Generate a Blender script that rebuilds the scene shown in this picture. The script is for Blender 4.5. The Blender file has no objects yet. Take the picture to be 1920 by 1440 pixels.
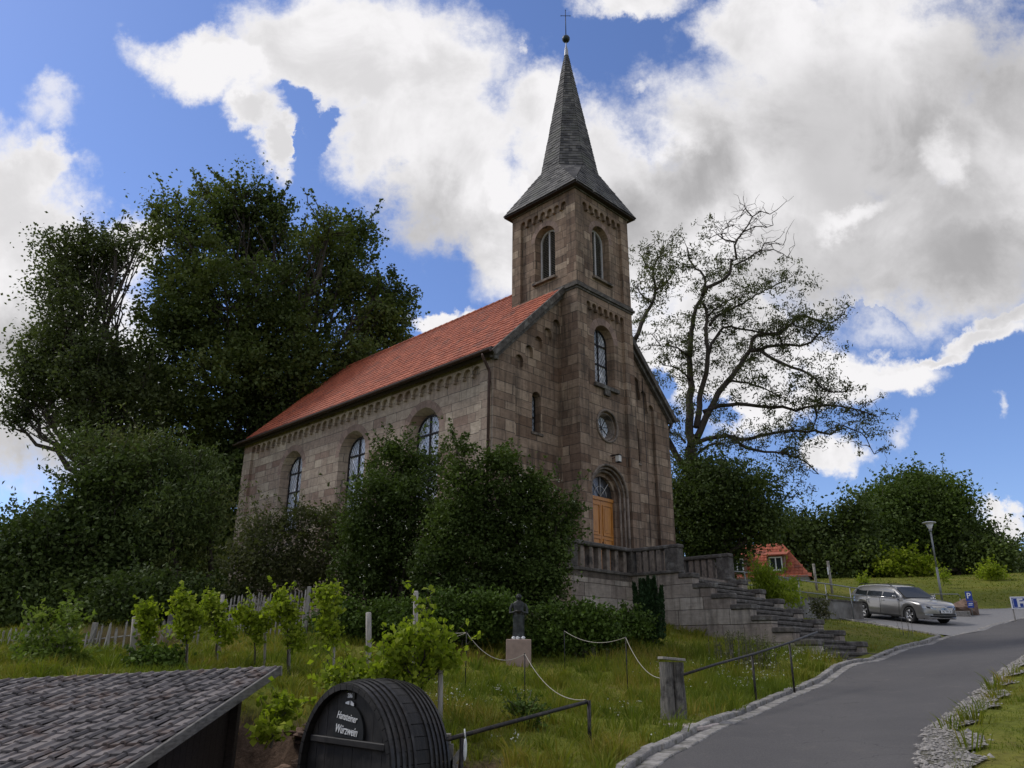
import bpy, math, random
import numpy as np
from mathutils import Vector, Matrix
from mathutils.geometry import tessellate_polygon, delaunay_2d_cdt
random.seed(7); RNG=np.random.default_rng(7)
C=bpy.context.scene.collection
# ------------------------------------------------------------------ camera
F=1439.66; PI_=.3425; RO=-.0078; A=.7806; CX,CY=-.6133,23.9449; EYE=1.6
cam=bpy.data.objects.new('camera',bpy.data.cameras.new('camera')); C.objects.link(cam)
cam.data.sensor_width=36; cam.data.lens=36*F/1920; cam.data.clip_end=4000; cam.data.clip_start=.1
cam.location=(0,0,EYE)
cam.rotation_mode='XYZ'
cam.matrix_world=Matrix.Translation((0,0,EYE))@Matrix.Rotation(math.pi/2+PI_,4,'X')@Matrix.Rotation(-RO,4,'Z')
bpy.context.scene.camera=cam
S=bpy.context.scene
S.view_settings.view_transform='Standard'; S.view_settings.look='None'; S.view_settings.gamma=1
S.view_settings.exposure=0
def ray(px,py):
    u=(px-960)/F; v=(720-py)/F; c,s=math.cos(-RO),math.sin(-RO)
    u,v=u*c-v*s,u*s+v*c
    cp,sp=math.cos(PI_),math.sin(PI_)
    return (u,cp-v*sp,sp+v*cp)
def at(px,py,D):
    r=ray(px,py); k=D/r[1]; return Vector((r[0]*k,D,r[2]*k+EYE))
# ------------------------------------------------------------------ sky
SUN_AZ,SUN_EL=math.radians(-72),math.radians(48)
W=bpy.data.worlds.new("World"); S.world=W; W.use_nodes=True
def build_sky():
    nt=W.node_tree; N=nt.nodes; L=nt.links; N.clear()
    def nd(t,**k):
        n=N.new(t)
        for a,b in k.items(): setattr(n,a,b)
        return n
    def mth(op,a,b=None,c=None,clamp=False):
        n=nd('ShaderNodeMath',operation=op,use_clamp=clamp)
        for i,x in enumerate((a,b,c)):
            if x is None: continue
            if isinstance(x,(int,float)): n.inputs[i].default_value=x
            else: L.new(x,n.inputs[i])
        return n.outputs[0]
    def mrange(x,a,b,c=0,d=1):
        n=nd('ShaderNodeMapRange',interpolation_type='SMOOTHSTEP'); L.new(x,n.inputs[0])
        for i,v in zip((1,2,3,4),(a,b,c,d)): n.inputs[i].default_value=v
        return n.outputs[0]
    out=nd('ShaderNodeOutputWorld'); bg=nd('ShaderNodeBackground'); L.new(bg.outputs[0],out.inputs[0])
    tc=nd('ShaderNodeTexCoord'); D=tc.outputs['Generated']
    sky=nd('ShaderNodeTexSky'); sky.sky_type='NISHITA'; sky.sun_disc=False; sky.sun_elevation=SUN_EL; sky.sun_rotation=SUN_AZ
    sky.air_density=1.0; sky.dust_density=.3; sky.ozone_density=2.5
    # the cloud sheet: directions projected on a fixed tangent plane of the sky
    cp,sp=math.cos(PI_),math.sin(PI_)
    def dot(v):
        n=nd('ShaderNodeVectorMath',operation='DOT_PRODUCT'); L.new(D,n.inputs[0]); n.inputs[1].default_value=v; return n.outputs['Value']
    w=mth('MAXIMUM',dot((0,cp,sp)),.08)
    u=mth('DIVIDE',dot((1,0,0)),w); v=mth('DIVIDE',dot((0,-sp,cp)),w)
    cb=nd('ShaderNodeCombineXYZ'); L.new(u,cb.inputs[0]); L.new(v,cb.inputs[1]); P=cb.outputs[0]
    def noise(vec,scale,det,rough,off=(0,0,0),col=False,dist=0.0):
        m=nd('ShaderNodeVectorMath',operation='ADD'); L.new(vec,m.inputs[0]); m.inputs[1].default_value=off
        n=nd('ShaderNodeTexNoise'); n.inputs['Scale'].default_value=scale; n.inputs['Detail'].default_value=det; n.inputs['Roughness'].default_value=rough
        n.inputs['Distortion'].default_value=dist
        L.new(m.outputs[0],n.inputs['Vector']); return n.outputs['Color'] if col else n.outputs[0]
    # warp
    wn=noise(P,4.2,9,.62,(3,1,0),True)
    s=nd('ShaderNodeVectorMath',operation='SUBTRACT'); L.new(wn,s.inputs[0]); s.inputs[1].default_value=(.5,.5,.5)
    s2=nd('ShaderNodeVectorMath',operation='MULTIPLY'); L.new(s.outputs[0],s2.inputs[0]); s2.inputs[1].default_value=(.24,.24,0)
    s3=nd('ShaderNodeVectorMath',operation='ADD'); L.new(P,s3.inputs[0]); L.new(s2.outputs[0],s3.inputs[1]); PW=s3.outputs[0]
    def blobs(lst):
        r=None
        for (px,py,rx,ry,*ro) in lst:
            m=nd('ShaderNodeMapping',vector_type='TEXTURE'); L.new(PW,m.inputs[0])
            m.inputs[1].default_value=((px-960)/F,(720-py)/F,0); m.inputs[2].default_value=(0,0,math.radians(-(ro[0] if ro else 0)))
            m.inputs[3].default_value=(rx/F,ry/F,1)
            l=nd('ShaderNodeVectorMath',operation='LENGTH'); L.new(m.outputs[0],l.inputs[0]); o=l.outputs['Value']
            r=o if r is None else mth('MINIMUM',r,o)
        return r
    cl=blobs(CLOUDS); ho=blobs(HOLES); dk=blobs(DARKS); br=blobs(BRIGHTS)
    n1=noise(P,11,9,.66,(7,2,0)); n2=noise(P,3.2,5,.55,(1,9,0)); n3=noise(P,6,6,.6,(5,5,3),dist=.4)
    e=mth('ADD',mth('SUBTRACT',1.0,cl),mth('MULTIPLY',mth('SUBTRACT',n1,.5),1.1))
    h=mth('SUBTRACT',1.0,ho); h=mrange(mth('ADD',h,mth('MULTIPLY',mth('SUBTRACT',n1,.5),.9)),-.15,.75)
    e=mth('SUBTRACT',e,mth('MULTIPLY',h,.75))
    mask=mrange(e,-.10,.42)
    wi=mth('ADD',mth('SUBTRACT',1.0,blobs(WISPS)),mth('MULTIPLY',mth('SUBTRACT',n1,.5),2.2))
    mask=mth('MAXIMUM',mask,mth('MULTIPLY',mrange(wi,.0,1.1),.75))
    # rest of the sky, away from the photographed part: broken cloud of the same kind
    g=mrange(noise(D,2.6,8,.6,(4,4,4)),.42,.56)
    au=mth('ABSOLUTE',u); av=mth('ABSOLUTE',v)
    outf=mrange(mth('MAXIMUM',mth('MULTIPLY',au,.86),mth('MULTIPLY',av,1.15)),.60,.72)
    mask=mth('ADD',mth('MULTIPLY',mask,mth('SUBTRACT',1.0,outf)),mth('MULTIPLY',g,outf))
    # brightness
    dkv=mth('MULTIPLY',mrange(mth('SUBTRACT',1.0,dk),-.25,.75),1.0)
    inter=mrange(e,.05,.7)
    val=mth('SUBTRACT',1.02,mth('MULTIPLY',dkv,mth('ADD',.12,mth('MULTIPLY',n2,.34))))
    val=mth('SUBTRACT',val,mth('MULTIPLY',inter,mth('MULTIPLY',mrange(n3,.36,.64),.20)))
    val=mth('ADD',val,mth('MULTIPLY',mrange(mth('SUBTRACT',1.0,br),0,.8),mth('MULTIPLY',n3,.55)))
    val=mth('MINIMUM',val,1.0)
    val=mth('MULTIPLY',mth('POWER',val,1.25),.93)
    cc=nd('ShaderNodeVectorMath',operation='SCALE'); cc.inputs[0].default_value=(1.0,.985,1.0); L.new(val,cc.inputs['Scale'])
    sk=nd('ShaderNodeVectorMath',operation='MULTIPLY'); L.new(sky.outputs[0],sk.inputs[0]); sk.inputs[1].default_value=SKYMUL
    mx=nd('ShaderNodeMix',data_type='RGBA'); L.new(mask,mx.inputs[0]); L.new(sk.outputs[0],mx.inputs[6]); L.new(cc.outputs[0],mx.inputs[7])
    L.new(mx.outputs[2],bg.inputs[0]); bg.inputs[1].default_value=1.0
SKYMUL=(.115,.122,.155)
CLOUDS=[(400,140,165,75,12),(440,240,75,60,30),(490,300,45,75,-25),(590,130,200,140),(700,100,260,160),(740,250,150,140),(820,340,190,130,35),(900,440,110,90,30),
 (1000,250,170,120,20),(1080,330,200,130),(1040,480,230,120),(1250,420,220,180),
 (1620,180,345,300),(1420,60,145,120),(1450,380,400,260),(1800,420,300,190),(1900,300,200,300),(1380,600,280,110,15),(1300,650,200,80,0),
 (1180,8,130,42,8),(1650,680,140,50,5),(1760,655,110,22,-8),(1860,615,110,28,-12),(1560,730,110,50,-15),(1400,740,170,80),(1900,575,70,30,-10),
 (10,400,165,190,20),(50,560,160,200),(90,320,75,85),(240,490,95,85),(60,720,270,230),(820,612,75,25,-10),
 (1885,985,65,32,10),(1560,870,60,50)]
WISPS=[(1225,175,42,16,-30),(957,90,16,22),(1905,775,18,34),(1665,805,26,50,20),(1670,590,110,50),(100,210,80,40)]
HOLES=[(545,235,42,34,20),(585,275,30,34,50),(528,290,12,28,10),(1675,572,46,13,14),(1230,700,40,55,-40),(1350,760,70,30)]
DARKS=[(1650,280,300,220),(1850,480,250,110),(1600,480,240,110),(1110,430,150,90,-20),(1300,330,120,120),(1850,100,200,180),(800,440,150,80,40),(30,620,130,90),(100,840,200,130)]
BRIGHTS=[(1760,270,75,60,70),(1620,390,90,30,-20),(1720,690,160,40),(960,380,110,60,30),(1240,260,120,50,20),(420,160,140,70)]
build_sky()
sun=bpy.data.objects.new('sun_light',bpy.data.lights.new('sun_light','SUN')); C.objects.link(sun)
sun.data.energy=1.9; sun.data.angle=math.radians(11); sun.data.color=(1,.96,.9)
sd=Vector((math.sin(SUN_AZ)*math.cos(SUN_EL),math.cos(SUN_AZ)*math.cos(SUN_EL),math.sin(SUN_EL)))
sun.rotation_euler=sd.to_track_quat('Z','Y').to_euler()
# ------------------------------------------------------------------ object helpers
def tag(o,label=None,cat=None,group=None,kind=None):
    if label: o['label']=label
    if cat: o['category']=cat
    if group: o['group']=group
    if kind: o['kind']=kind
    return o
def empty(name,loc,rz=0,label=None,cat=None,group=None):
    o=bpy.data.objects.new(name,None); C.objects.link(o); o.location=loc; o.rotation_euler=(0,0,rz); o.empty_display_size=.2
    return tag(o,label,cat,group)
class M:
    def __init__(s): s.v=[]; s.f=[]; s.sm=[]
    def face(s,pts,smooth=False):
        b=len(s.v); s.v+= [tuple(p) for p in pts]; s.f.append(tuple(range(b,b+len(pts)))); s.sm.append(smooth)
    def add(s,vs,fs,smooth=False):
        b=len(s.v); s.v+=[tuple(p) for p in vs]
        for f in fs: s.f.append(tuple(i+b for i in f)); s.sm.append(smooth)
    def box(s,x0,x1,y0,y1,z0,z1,bev=0):
        if bev<=0:
            vs=[(x,y,z) for z in (z0,z1) for y in (y0,y1) for x in (x0,x1)]
            s.add(vs,[(0,2,3,1),(4,5,7,6),(0,1,5,4),(2,6,7,3),(0,4,6,2),(1,3,7,5)])
        else:
            import itertools
            b=bev; vs=[];idx={}
            X=(x0,x1);Y=(y0,y1);Z=(z0,z1)
            for i,j,k in itertools.product((0,1),(0,1),(0,1)):
                sx,sy,sz=(1-2*i)*b,(1-2*j)*b,(1-2*k)*b
                for a,(dx,dy,dz) in enumerate(((0,sy,sz),(sx,0,sz),(sx,sy,0))):
                    idx[(i,j,k,a)]=len(vs); vs.append((X[i]+dx,Y[j]+dy,Z[k]+dz))
            I=lambda i,j,k,a: idx[(i,j,k,a)]
            fs=[]
            for i in (0,1): fs.append([I(i,0,0,0),I(i,1,0,0),I(i,1,1,0),I(i,0,1,0)])
            for j in (0,1): fs.append([I(0,j,0,1),I(1,j,0,1),I(1,j,1,1),I(0,j,1,1)])
            for k in (0,1): fs.append([I(0,0,k,2),I(1,0,k,2),I(1,1,k,2),I(0,1,k,2)])
            for j in (0,1):
                for k in (0,1): fs.append([I(0,j,k,1),I(1,j,k,1),I(1,j,k,2),I(0,j,k,2)])
            for i in (0,1):
                for k in (0,1): fs.append([I(i,0,k,0),I(i,1,k,0),I(i,1,k,2),I(i,0,k,2)])
            for i in (0,1):
                for j in (0,1): fs.append([I(i,j,0,0),I(i,j,1,0),I(i,j,1,1),I(i,j,0,1)])
            for i in (0,1):
                for j in (0,1):
                    for k in (0,1): fs.append([I(i,j,k,0),I(i,j,k,1),I(i,j,k,2)])
            s.add(vs,fs)
    def obox(s,c,ax,half,bev=0):
        """box with centre c, axes ax (3 vectors), half sizes"""
        t=M(); t.box(-half[0],half[0],-half[1],half[1],-half[2],half[2],bev)
        c=Vector(c); ax=[Vector(a) for a in ax]
        s.add([c+ax[0]*x+ax[1]*y+ax[2]*z for x,y,z in t.v],t.f)
    def tube(s,pts,rad,n=6,cap=True,smooth=True):
        pts=[Vector(p) for p in pts]
        if not hasattr(rad,'__len__'): rad=[rad]*len(pts)
        b=len(s.v); prev=None
        for i,p in enumerate(pts):
            d=(pts[min(i+1,len(pts)-1)]-pts[max(i-1,0)])
            if d.length<1e-9: d=Vector((0,0,1))
            d.normalize()
            if prev is None:
                a=d.orthogonal().normalized()
            else:
                a=prev-d*prev.dot(d)
                a=a.normalized() if a.length>1e-6 else d.orthogonal().normalized()
            prev=a; c=d.cross(a)
            for k in range(n):
                t=2*math.pi*k/n; s.v.append(tuple(p+(a*math.cos(t)+c*math.sin(t))*rad[i]))
        for i in range(len(pts)-1):
            for k in range(n):
                k2=(k+1)%n; s.f.append((b+i*n+k,b+i*n+k2,b+(i+1)*n+k2,b+(i+1)*n+k)); s.sm.append(smooth)
        if cap:
            s.f.append(tuple(b+k for k in reversed(range(n)))); s.sm.append(False)
            e=b+(len(pts)-1)*n; s.f.append(tuple(e+k for k in range(n))); s.sm.append(False)
    def lathe(s,prof,n=16,c=(0,0,0),smooth=True):
        b=len(s.v)
        for r,z in prof:
            for k in range(n):
                t=2*math.pi*k/n; s.v.append((c[0]+r*math.cos(t),c[1]+r*math.sin(t),c[2]+z))
        for i in range(len(prof)-1):
            for k in range(n):
                k2=(k+1)%n; s.f.append((b+i*n+k,b+i*n+k2,b+(i+1)*n+k2,b+(i+1)*n+k)); s.sm.append(smooth)
    def sphere(s,c,r,n=10,m=6):
        if not hasattr(r,'__len__'): r=(r,r,r)
        b=len(s.v)
        for i in range(m+1):
            ph=math.pi*i/m
            for k in range(n):
                t=2*math.pi*k/n; s.v.append((c[0]+r[0]*math.sin(ph)*math.cos(t),c[1]+r[1]*math.sin(ph)*math.sin(t),c[2]+r[2]*math.cos(ph)))
        for i in range(m):
            for k in range(n):
                k2=(k+1)%n; s.f.append((b+i*n+k,b+(i+1)*n+k,b+(i+1)*n+k2,b+i*n+k2)); s.sm.append(True)
    def poly(s,outer,holes,mp,w):
        loops=[outer]+holes
        tl=[[Vector((p[0],p[1],0)) for p in l] for l in loops]
        flat=[p for l in loops for p in l]
        tris=tessellate_polygon(tl)
        s.add([mp(p[0],p[1],w) for p in flat],tris)
    def reveal(s,loop,mp,w0,w1,inner=None):
        inner=inner or loop; n=len(loop)
        for i in range(n):
            j=(i+1)%n
            s.face([mp(*loop[i],w0),mp(*loop[j],w0),mp(*inner[j],w1),mp(*inner[i],w1)])
    def build(s,name,mat,parent=None,loc=None):
        me=bpy.data.meshes.new(name); me.from_pydata(s.v,[],s.f); me.polygons.foreach_set('use_smooth',s.sm)
        me.validate(); me.update()
        o=bpy.data.objects.new(name,me); C.objects.link(o)
        if mat: me.materials.append(mat)
        if parent: o.parent=parent
        if loc: o.location=loc
        return o
def np_mesh(name,V,nper,mat,parent=None,smooth=False):
    """V: (N*nper,3) separate polygons with nper corners"""
    n=len(V)//nper; me=bpy.data.meshes.new(name)
    me.vertices.add(len(V)); me.vertices.foreach_set('co',V.astype(np.float32).ravel())
    me.loops.add(len(V)); me.loops.foreach_set('vertex_index',np.arange(len(V),dtype=np.int32))
    me.polygons.add(n); me.polygons.foreach_set('loop_start',np.arange(0,len(V),nper,dtype=np.int32))
    me.polygons.foreach_set('loop_total',np.full(n,nper,dtype=np.int32))
    if smooth: me.polygons.foreach_set('use_smooth',np.ones(n,dtype=bool))
    me.update(calc_edges=True); 
    o=bpy.data.objects.new(name,me); C.objects.link(o); me.materials.append(mat)
    if parent: o.parent=parent
    return o
def copy_tree(o,parent=None):
    c=o.copy(); C.objects.link(c); c.parent=parent
    for ch in [x for x in bpy.data.objects if x.parent==o]: copy_tree(ch,c)
    return c
# ------------------------------------------------------------------ materials
class NT:
    def __init__(s,name):
        s.m=bpy.data.materials.new(name); s.m.use_nodes=True; s.t=s.m.node_tree; s.t.nodes.clear()
        s.out=s.n('ShaderNodeOutputMaterial'); s.b=s.n('ShaderNodeBsdfPrincipled'); s.l(s.b.outputs[0],s.out.inputs[0])
    def n(s,t,**k):
        x=s.t.nodes.new(t)
        for a,b in k.items(): setattr(x,a,b)
        return x
    def l(s,a,b): s.t.links.new(a,b)
    def mth(s,op,a,b=None,clamp=False):
        n=s.n('ShaderNodeMath',operation=op,use_clamp=clamp)
        for i,x in enumerate((a,b)):
            if x is None: continue
            if isinstance(x,(int,float)): n.inputs[i].default_value=x
            else: s.l(x,n.inputs[i])
        return n.outputs[0]
    def coord(s,k='Object'): return s.n('ShaderNodeTexCoord').outputs[k]
    def noise(s,vec,scale,det=4,rough=.55,stretch=None,col=False,off=0):
        if stretch or off:
            m=s.n('ShaderNodeMapping'); s.l(vec,m.inputs[0]); m.inputs[3].default_value=stretch or (1,1,1); m.inputs[1].default_value=(off,off,off); vec=m.outputs[0]
        n=s.n('ShaderNodeTexNoise'); n.inputs['Scale'].default_value=scale; n.inputs['Detail'].default_value=det; n.inputs['Roughness'].default_value=rough
        s.l(vec,n.inputs['Vector']); return n.outputs['Color' if col else 0]
    def ramp(s,fac,stops,interp='LINEAR'):
        r=s.n('ShaderNodeValToRGB'); r.color_ramp.interpolation=interp
        e=r.color_ramp.elements
        while len(e)<len(stops): e.new(.5)
        for x,(p,c) in zip(e,stops): x.position=p; x.color=(*c,1) if len(c)==3 else c
        s.l(fac,r.inputs[0]); return r.outputs[0]
    def mr(s,x,a,b,c=0,d=1):
        n=s.n('ShaderNodeMapRange',interpolation_type='SMOOTHSTEP'); s.l(x,n.inputs[0])
        for i,v in zip((1,2,3,4),(a,b,c,d)): n.inputs[i].default_value=v
        return n.outputs[0]
    def mix(s,f,a,b,blend='MIX'):
        n=s.n('ShaderNodeMix',data_type='RGBA',blend_type=blend)
        for i,x in ((0,f),(6,a),(7,b)):
            if isinstance(x,(int,float)): n.inputs[i].default_value=x
            elif isinstance(x,tuple): n.inputs[i].default_value=(*x,1)
            else: s.l(x,n.inputs[i])
        return n.outputs[2]
    def bump(s,h,strength=.5,dist=.02,normal=None):
        n=s.n('ShaderNodeBump'); n.inputs['Strength'].default_value=strength; n.inputs['Distance'].default_value=dist
        s.l(h,n.inputs['Height'])
        if normal: s.l(normal,n.inputs['Normal'])
        s.l(n.outputs[0],s.b.inputs['Normal']); return n.outputs[0]
    def set(s,color=None,rough=None,metal=None,spec=None):
        for k,v in (('Base Color',color),('Roughness',rough),('Metallic',metal),('Specular IOR Level',spec)):
            if v is None: continue
            if isinstance(v,tuple): s.b.inputs[k].default_value=(*v,1)
            elif isinstance(v,(int,float)): s.b.inputs[k].default_value=v
            else: s.l(v,s.b.inputs[k])
        return s
    def island(s): return s.n('ShaderNodeNewGeometry').outputs['Random Per Island']
def simple(name,c,rough=.6,metal=0,var=.25,scale=8,bump=.2,bd=.005,stretch=None,c2=None,island=0,spec=.3):
    t=NT(name); co=t.coord(); n=t.noise(co,scale,6,.6,stretch)
    lo=tuple(x*(1-var) for x in c); hi=tuple(min(1,x*(1+var)) for x in c)
    col=t.ramp(n,[(.3,lo),(.7,hi)])
    if c2: col=t.mix(t.mr(t.noise(co,scale*.35,5,.65,off=5),.5,.68),col,c2)
    if island: col=t.mix(1.0,col,t.ramp(t.island(),[(0,(1-island,)*3),(1,(1+island,)*3)]),'MULTIPLY')
    t.set(col,rough,metal,spec)
    if bump: t.bump(n,bump,bd)
    return t.m
def ashlar(name,ramp,h=.335,wmin=.38,wvar=.75,uv=None,stain=.5,mort=.012,mdark=.55,z_dark=None):
    t=NT(name); co=t.coord(); sp=t.n('ShaderNodeSeparateXYZ'); 
    nz=t.noise(co,1.3,3,.5,col=True)
    s2=t.n('ShaderNodeVectorMath',operation='MULTIPLY_ADD'); t.l(nz,s2.inputs[0]); s2.inputs[1].default_value=(.03,.03,.03); t.l(co,s2.inputs[2])
    nf=t.noise(co,14,3,.6,col=True)
    s3=t.n('ShaderNodeVectorMath',operation='MULTIPLY_ADD'); t.l(nf,s3.inputs[0]); s3.inputs[1].default_value=(.012,.012,.012); t.l(s2.outputs[0],s3.inputs[2])
    t.l(s3.outputs[0],sp.inputs[0]); x,y,z=sp.outputs
    u=t.mth('ADD',x,y)
    zz=t.mth('ADD',z,t.mth('MULTIPLY',t.mth('SINE',t.mth('MULTIPLY',z,3.9)),.055))
    zr=t.mth('DIVIDE',zz,h); row=t.mth('FLOOR',zr); fz=t.mth('FRACT',zr)
    wn=t.n('ShaderNodeTexWhiteNoise',noise_dimensions='1D'); t.l(row,wn.inputs['W']); r1=wn.outputs[0]
    wd=t.mth('ADD',t.mth('MULTIPLY',r1,wvar),wmin)
    uu=t.mth('DIVIDE',t.mth('ADD',u,t.mth('MULTIPLY',r1,37.0)),wd)
    # unequal block lengths inside a course
    uu=t.mth('ADD',uu,t.mth('MULTIPLY',t.mth('SINE',t.mth('MULTIPLY',uu,2.7)),.22))
    ce=t.mth('FLOOR',uu); fu=t.mth('FRACT',uu)
    cb=t.n('ShaderNodeCombineXYZ'); t.l(row,cb.inputs[0]); t.l(ce,cb.inputs[1])
    w2=t.n('ShaderNodeTexWhiteNoise',noise_dimensions='2D'); t.l(cb.outputs[0],w2.inputs['Vector']); rnd=w2.outputs[0]
    du=t.mth('MULTIPLY',t.mth('MINIMUM',fu,t.mth('SUBTRACT',1.0,fu)),wd)
    dz=t.mth('MULTIPLY',t.mth('MINIMUM',fz,t.mth('SUBTRACT',1.0,fz)),h)
    d=t.mth('MINIMUM',du,dz)
    mo=t.mr(d,mort*.3,mort,0,1)
    col=t.ramp(rnd,ramp)
    n=t.noise(co,6,8,.7); n2=t.noise(co,.7,5,.6,off=3); n3=t.noise(co,2.2,6,.62,(3,3,.35),off=9)
    bed=t.noise(co,9,4,.6,(.25,.25,3))
    col=t.mix(1.0,col,t.ramp(n,[(.25,(.68,.67,.66)),(.75,(1.28,1.29,1.3))]),'MULTIPLY')
    col=t.mix(.5,col,t.ramp(bed,[(.3,(.75,.74,.73)),(.7,(1.2,1.2,1.2))]),'MULTIPLY')
    st=t.mth('MULTIPLY',t.mr(t.mth('ADD',t.mth('MULTIPLY',n2,.5),t.mth('MULTIPLY',n3,.5)),.46,.64),stain)
    col=t.mix(st,col,(.045,.038,.032))
    sk=t.noise(co,1.0,5,.6,(5,5,.22),off=17); col=t.mix(t.mth('MULTIPLY',t.mr(sk,.55,.70),stain*.8),col,(.035,.028,.024))
    col=t.mix(t.mth('SUBTRACT',1.0,mo),col,tuple(c*mdark for c in (.2,.17,.14)))
    t.set(col,.92,0,.15)
    hgt=t.mth('ADD',t.mth('MULTIPLY',mo,.7),t.mth('ADD',t.mth('MULTIPLY',n,.35),t.mth('MULTIPLY',rnd,.25)))
    t.bump(hgt,.8,.03)
    return t.m
def leafmat(name,stops,trans=.25,rough=.6,nscale=.5,spec=.12,amount=.65):
    t=NT(name); co=t.coord(); r=t.island(); n=t.noise(co,nscale,3,.6)
    f=t.mth('ADD',t.mth('MULTIPLY',r,1-amount),t.mth('MULTIPLY',t.mr(n,.3,.7),amount))
    col=t.ramp(f,stops); t.set(col,rough,0,spec)
    tr=t.n('ShaderNodeBsdfTranslucent'); t.l(t.mix(1.0,col,(1.3,1.5,.7),'MULTIPLY'),tr.inputs[0])
    mx=t.n('ShaderNodeMixShader'); mx.inputs[0].default_value=trans; t.l(t.b.outputs[0],mx.inputs[1]); t.l(tr.outputs[0],mx.inputs[2]); t.l(mx.outputs[0],t.out.inputs[0])
    return t.m
def glassmat(name,cell=.16,ang=True,dark=.10,light=.34):
    """leaded glass with diamond panes; uses UV-less object coords"""
    t=NT(name); co=t.coord(); sp=t.n('ShaderNodeSeparateXYZ'); t.l(co,sp.inputs[0]); x,y,z=sp.outputs
    u=t.mth('ADD',x,y); a=t.mth('DIVIDE',t.mth('ADD',u,t.mth('MULTIPLY',z,.62)),cell); b=t.mth('DIVIDE',t.mth('SUBTRACT',u,t.mth('MULTIPLY',z,.62)),cell)
    fa=t.mth('FRACT',a); fb=t.mth('FRACT',b)
    da=t.mth('MINIMUM',fa,t.mth('SUBTRACT',1.0,fa)); db=t.mth('MINIMUM',fb,t.mth('SUBTRACT',1.0,fb))
    lead=t.mr(t.mth('MINIMUM',da,db),.05,.09)
    cb=t.n('ShaderNodeCombineXYZ'); t.l(t.mth('FLOOR',a),cb.inputs[0]); t.l(t.mth('FLOOR',b),cb.inputs[1])
    w=t.n('ShaderNodeTexWhiteNoise',noise_dimensions='2D'); t.l(cb.outputs[0],w.inputs['Vector'])
    base=t.ramp(w.outputs[0],[(0,(dark,dark*1.02,dark*1.08)),(.6,(light*.7,light*.72,light*.75)),(1,(light,light*1.02,light*1.06))])
    n=t.noise(co,.9,3,.6); base=t.mix(t.mr(n,.4,.65),base,(dark*.75,dark*.85,dark*1.0))
    t.set(t.mix(lead,(.02,.02,.02),base),.22,0,.9)
    # every quarry sits at its own slight angle
    nm=t.n('ShaderNodeVectorMath',operation='MULTIPLY_ADD'); t.l(w.outputs[1],nm.inputs[0]); nm.inputs[1].default_value=(.10,.10,.10)
    g=t.n('ShaderNodeNewGeometry'); t.l(g.outputs['Normal'],nm.inputs[2])
    nn=t.n('ShaderNodeVectorMath',operation='NORMALIZE'); t.l(nm.outputs[0],nn.inputs[0]); t.l(nn.outputs[0],t.b.inputs['Normal'])
    return t.m
MT={}
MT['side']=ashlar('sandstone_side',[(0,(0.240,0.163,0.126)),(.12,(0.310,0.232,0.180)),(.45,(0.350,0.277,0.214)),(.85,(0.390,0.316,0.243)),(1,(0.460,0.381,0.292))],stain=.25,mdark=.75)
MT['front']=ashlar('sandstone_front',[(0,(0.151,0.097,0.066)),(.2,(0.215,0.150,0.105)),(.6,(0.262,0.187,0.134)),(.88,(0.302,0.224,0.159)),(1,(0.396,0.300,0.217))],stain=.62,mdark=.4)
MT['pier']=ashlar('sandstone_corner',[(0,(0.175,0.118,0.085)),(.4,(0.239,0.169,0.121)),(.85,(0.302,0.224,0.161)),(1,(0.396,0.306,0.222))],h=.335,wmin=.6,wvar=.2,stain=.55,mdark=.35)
MT['terrace']=ashlar('sandstone_terrace',[(0,(.25,.205,.17)),(.5,(.34,.295,.245)),(1,(.42,.37,.31))],h=.42,wmin=.6,wvar=.7,stain=.5,mdark=.5)
MT['trim']=simple('weathered_sandstone',(.19,.155,.125),.92,0,.35,7,.6,.02,c2=(.06,.052,.045))
MT['darktrim']=simple('dark_weathered_stone',(.085,.075,.065),.95,0,.45,9,.7,.02,c2=(.17,.16,.14))
MT['vouss']=simple('arch_stones',(.24,.17,.135),.92,0,.2,7,.5,.015,island=.22)
MT['tile']=None
def tilemat(name,stops,moss=None,bump=.4,mscale=1.1):
    t=NT(name); co=t.coord(); col=t.ramp(t.island(),stops); n=t.noise(co,9,6,.65)
    col=t.mix(1.0,col,t.ramp(n,[(.3,(.8,.8,.8)),(.7,(1.15,1.15,1.15))]),'MULTIPLY')
    if moss: col=t.mix(t.mr(t.noise(co,mscale,7,.7,off=2),.5,.66),col,moss)
    t.set(col,.75,0,.3); t.bump(n,bump,.008); return t.m
MT['redtile']=tilemat('red_clay_tile',[(0,(0.270,0.067,0.033)),(.5,(0.346,0.089,0.044)),(1,(0.432,0.121,0.061))],(.20,.07,.045))
MT['greytile']=tilemat('weathered_grey_tile',[(0,(0.072,0.065,0.064)),(.35,(0.108,0.097,0.093)),(.7,(0.137,0.122,0.118)),(1,(0.194,0.170,0.157))],(.12,.085,.07),.6,2.2)
MT['slate']=tilemat('grey_slate',[(0,(0.045,0.043,0.043)),(.5,(0.085,0.080,0.077)),(1,(0.150,0.140,0.130))],(.10,.10,.085))
MT['darkwood']=simple('dark_eaves_timber',(.035,.026,.022),.8,0,.4,14,.5,.01,(1,1,6))
MT['greywood']=simple('weathered_grey_wood',(.27,.25,.22),.9,0,.35,10,.6,.01,(6,6,.7),c2=(.10,.09,.08),island=.2)
MT['stake']=simple('pale_wooden_stake',(.34,.31,.27),.9,0,.3,8,.5,.01,(6,6,.6))
MT['iron']=simple('black_iron',(.018,.018,.02),.55,.4,.4,20,.3,.004,c2=(.06,.035,.025))
MT['blackiron']=simple('old_dark_iron',(.035,.032,.03),.5,.6,.4,25,.3,.004,c2=(.075,.06,.05))
MT['galv']=simple('galvanised_steel',(.22,.225,.22),.5,.5,.15,20,.1,.002)
MT['lead']=simple('lead_sheet',(.30,.31,.33),.5,.5,.2,10,.2,.004)
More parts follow.
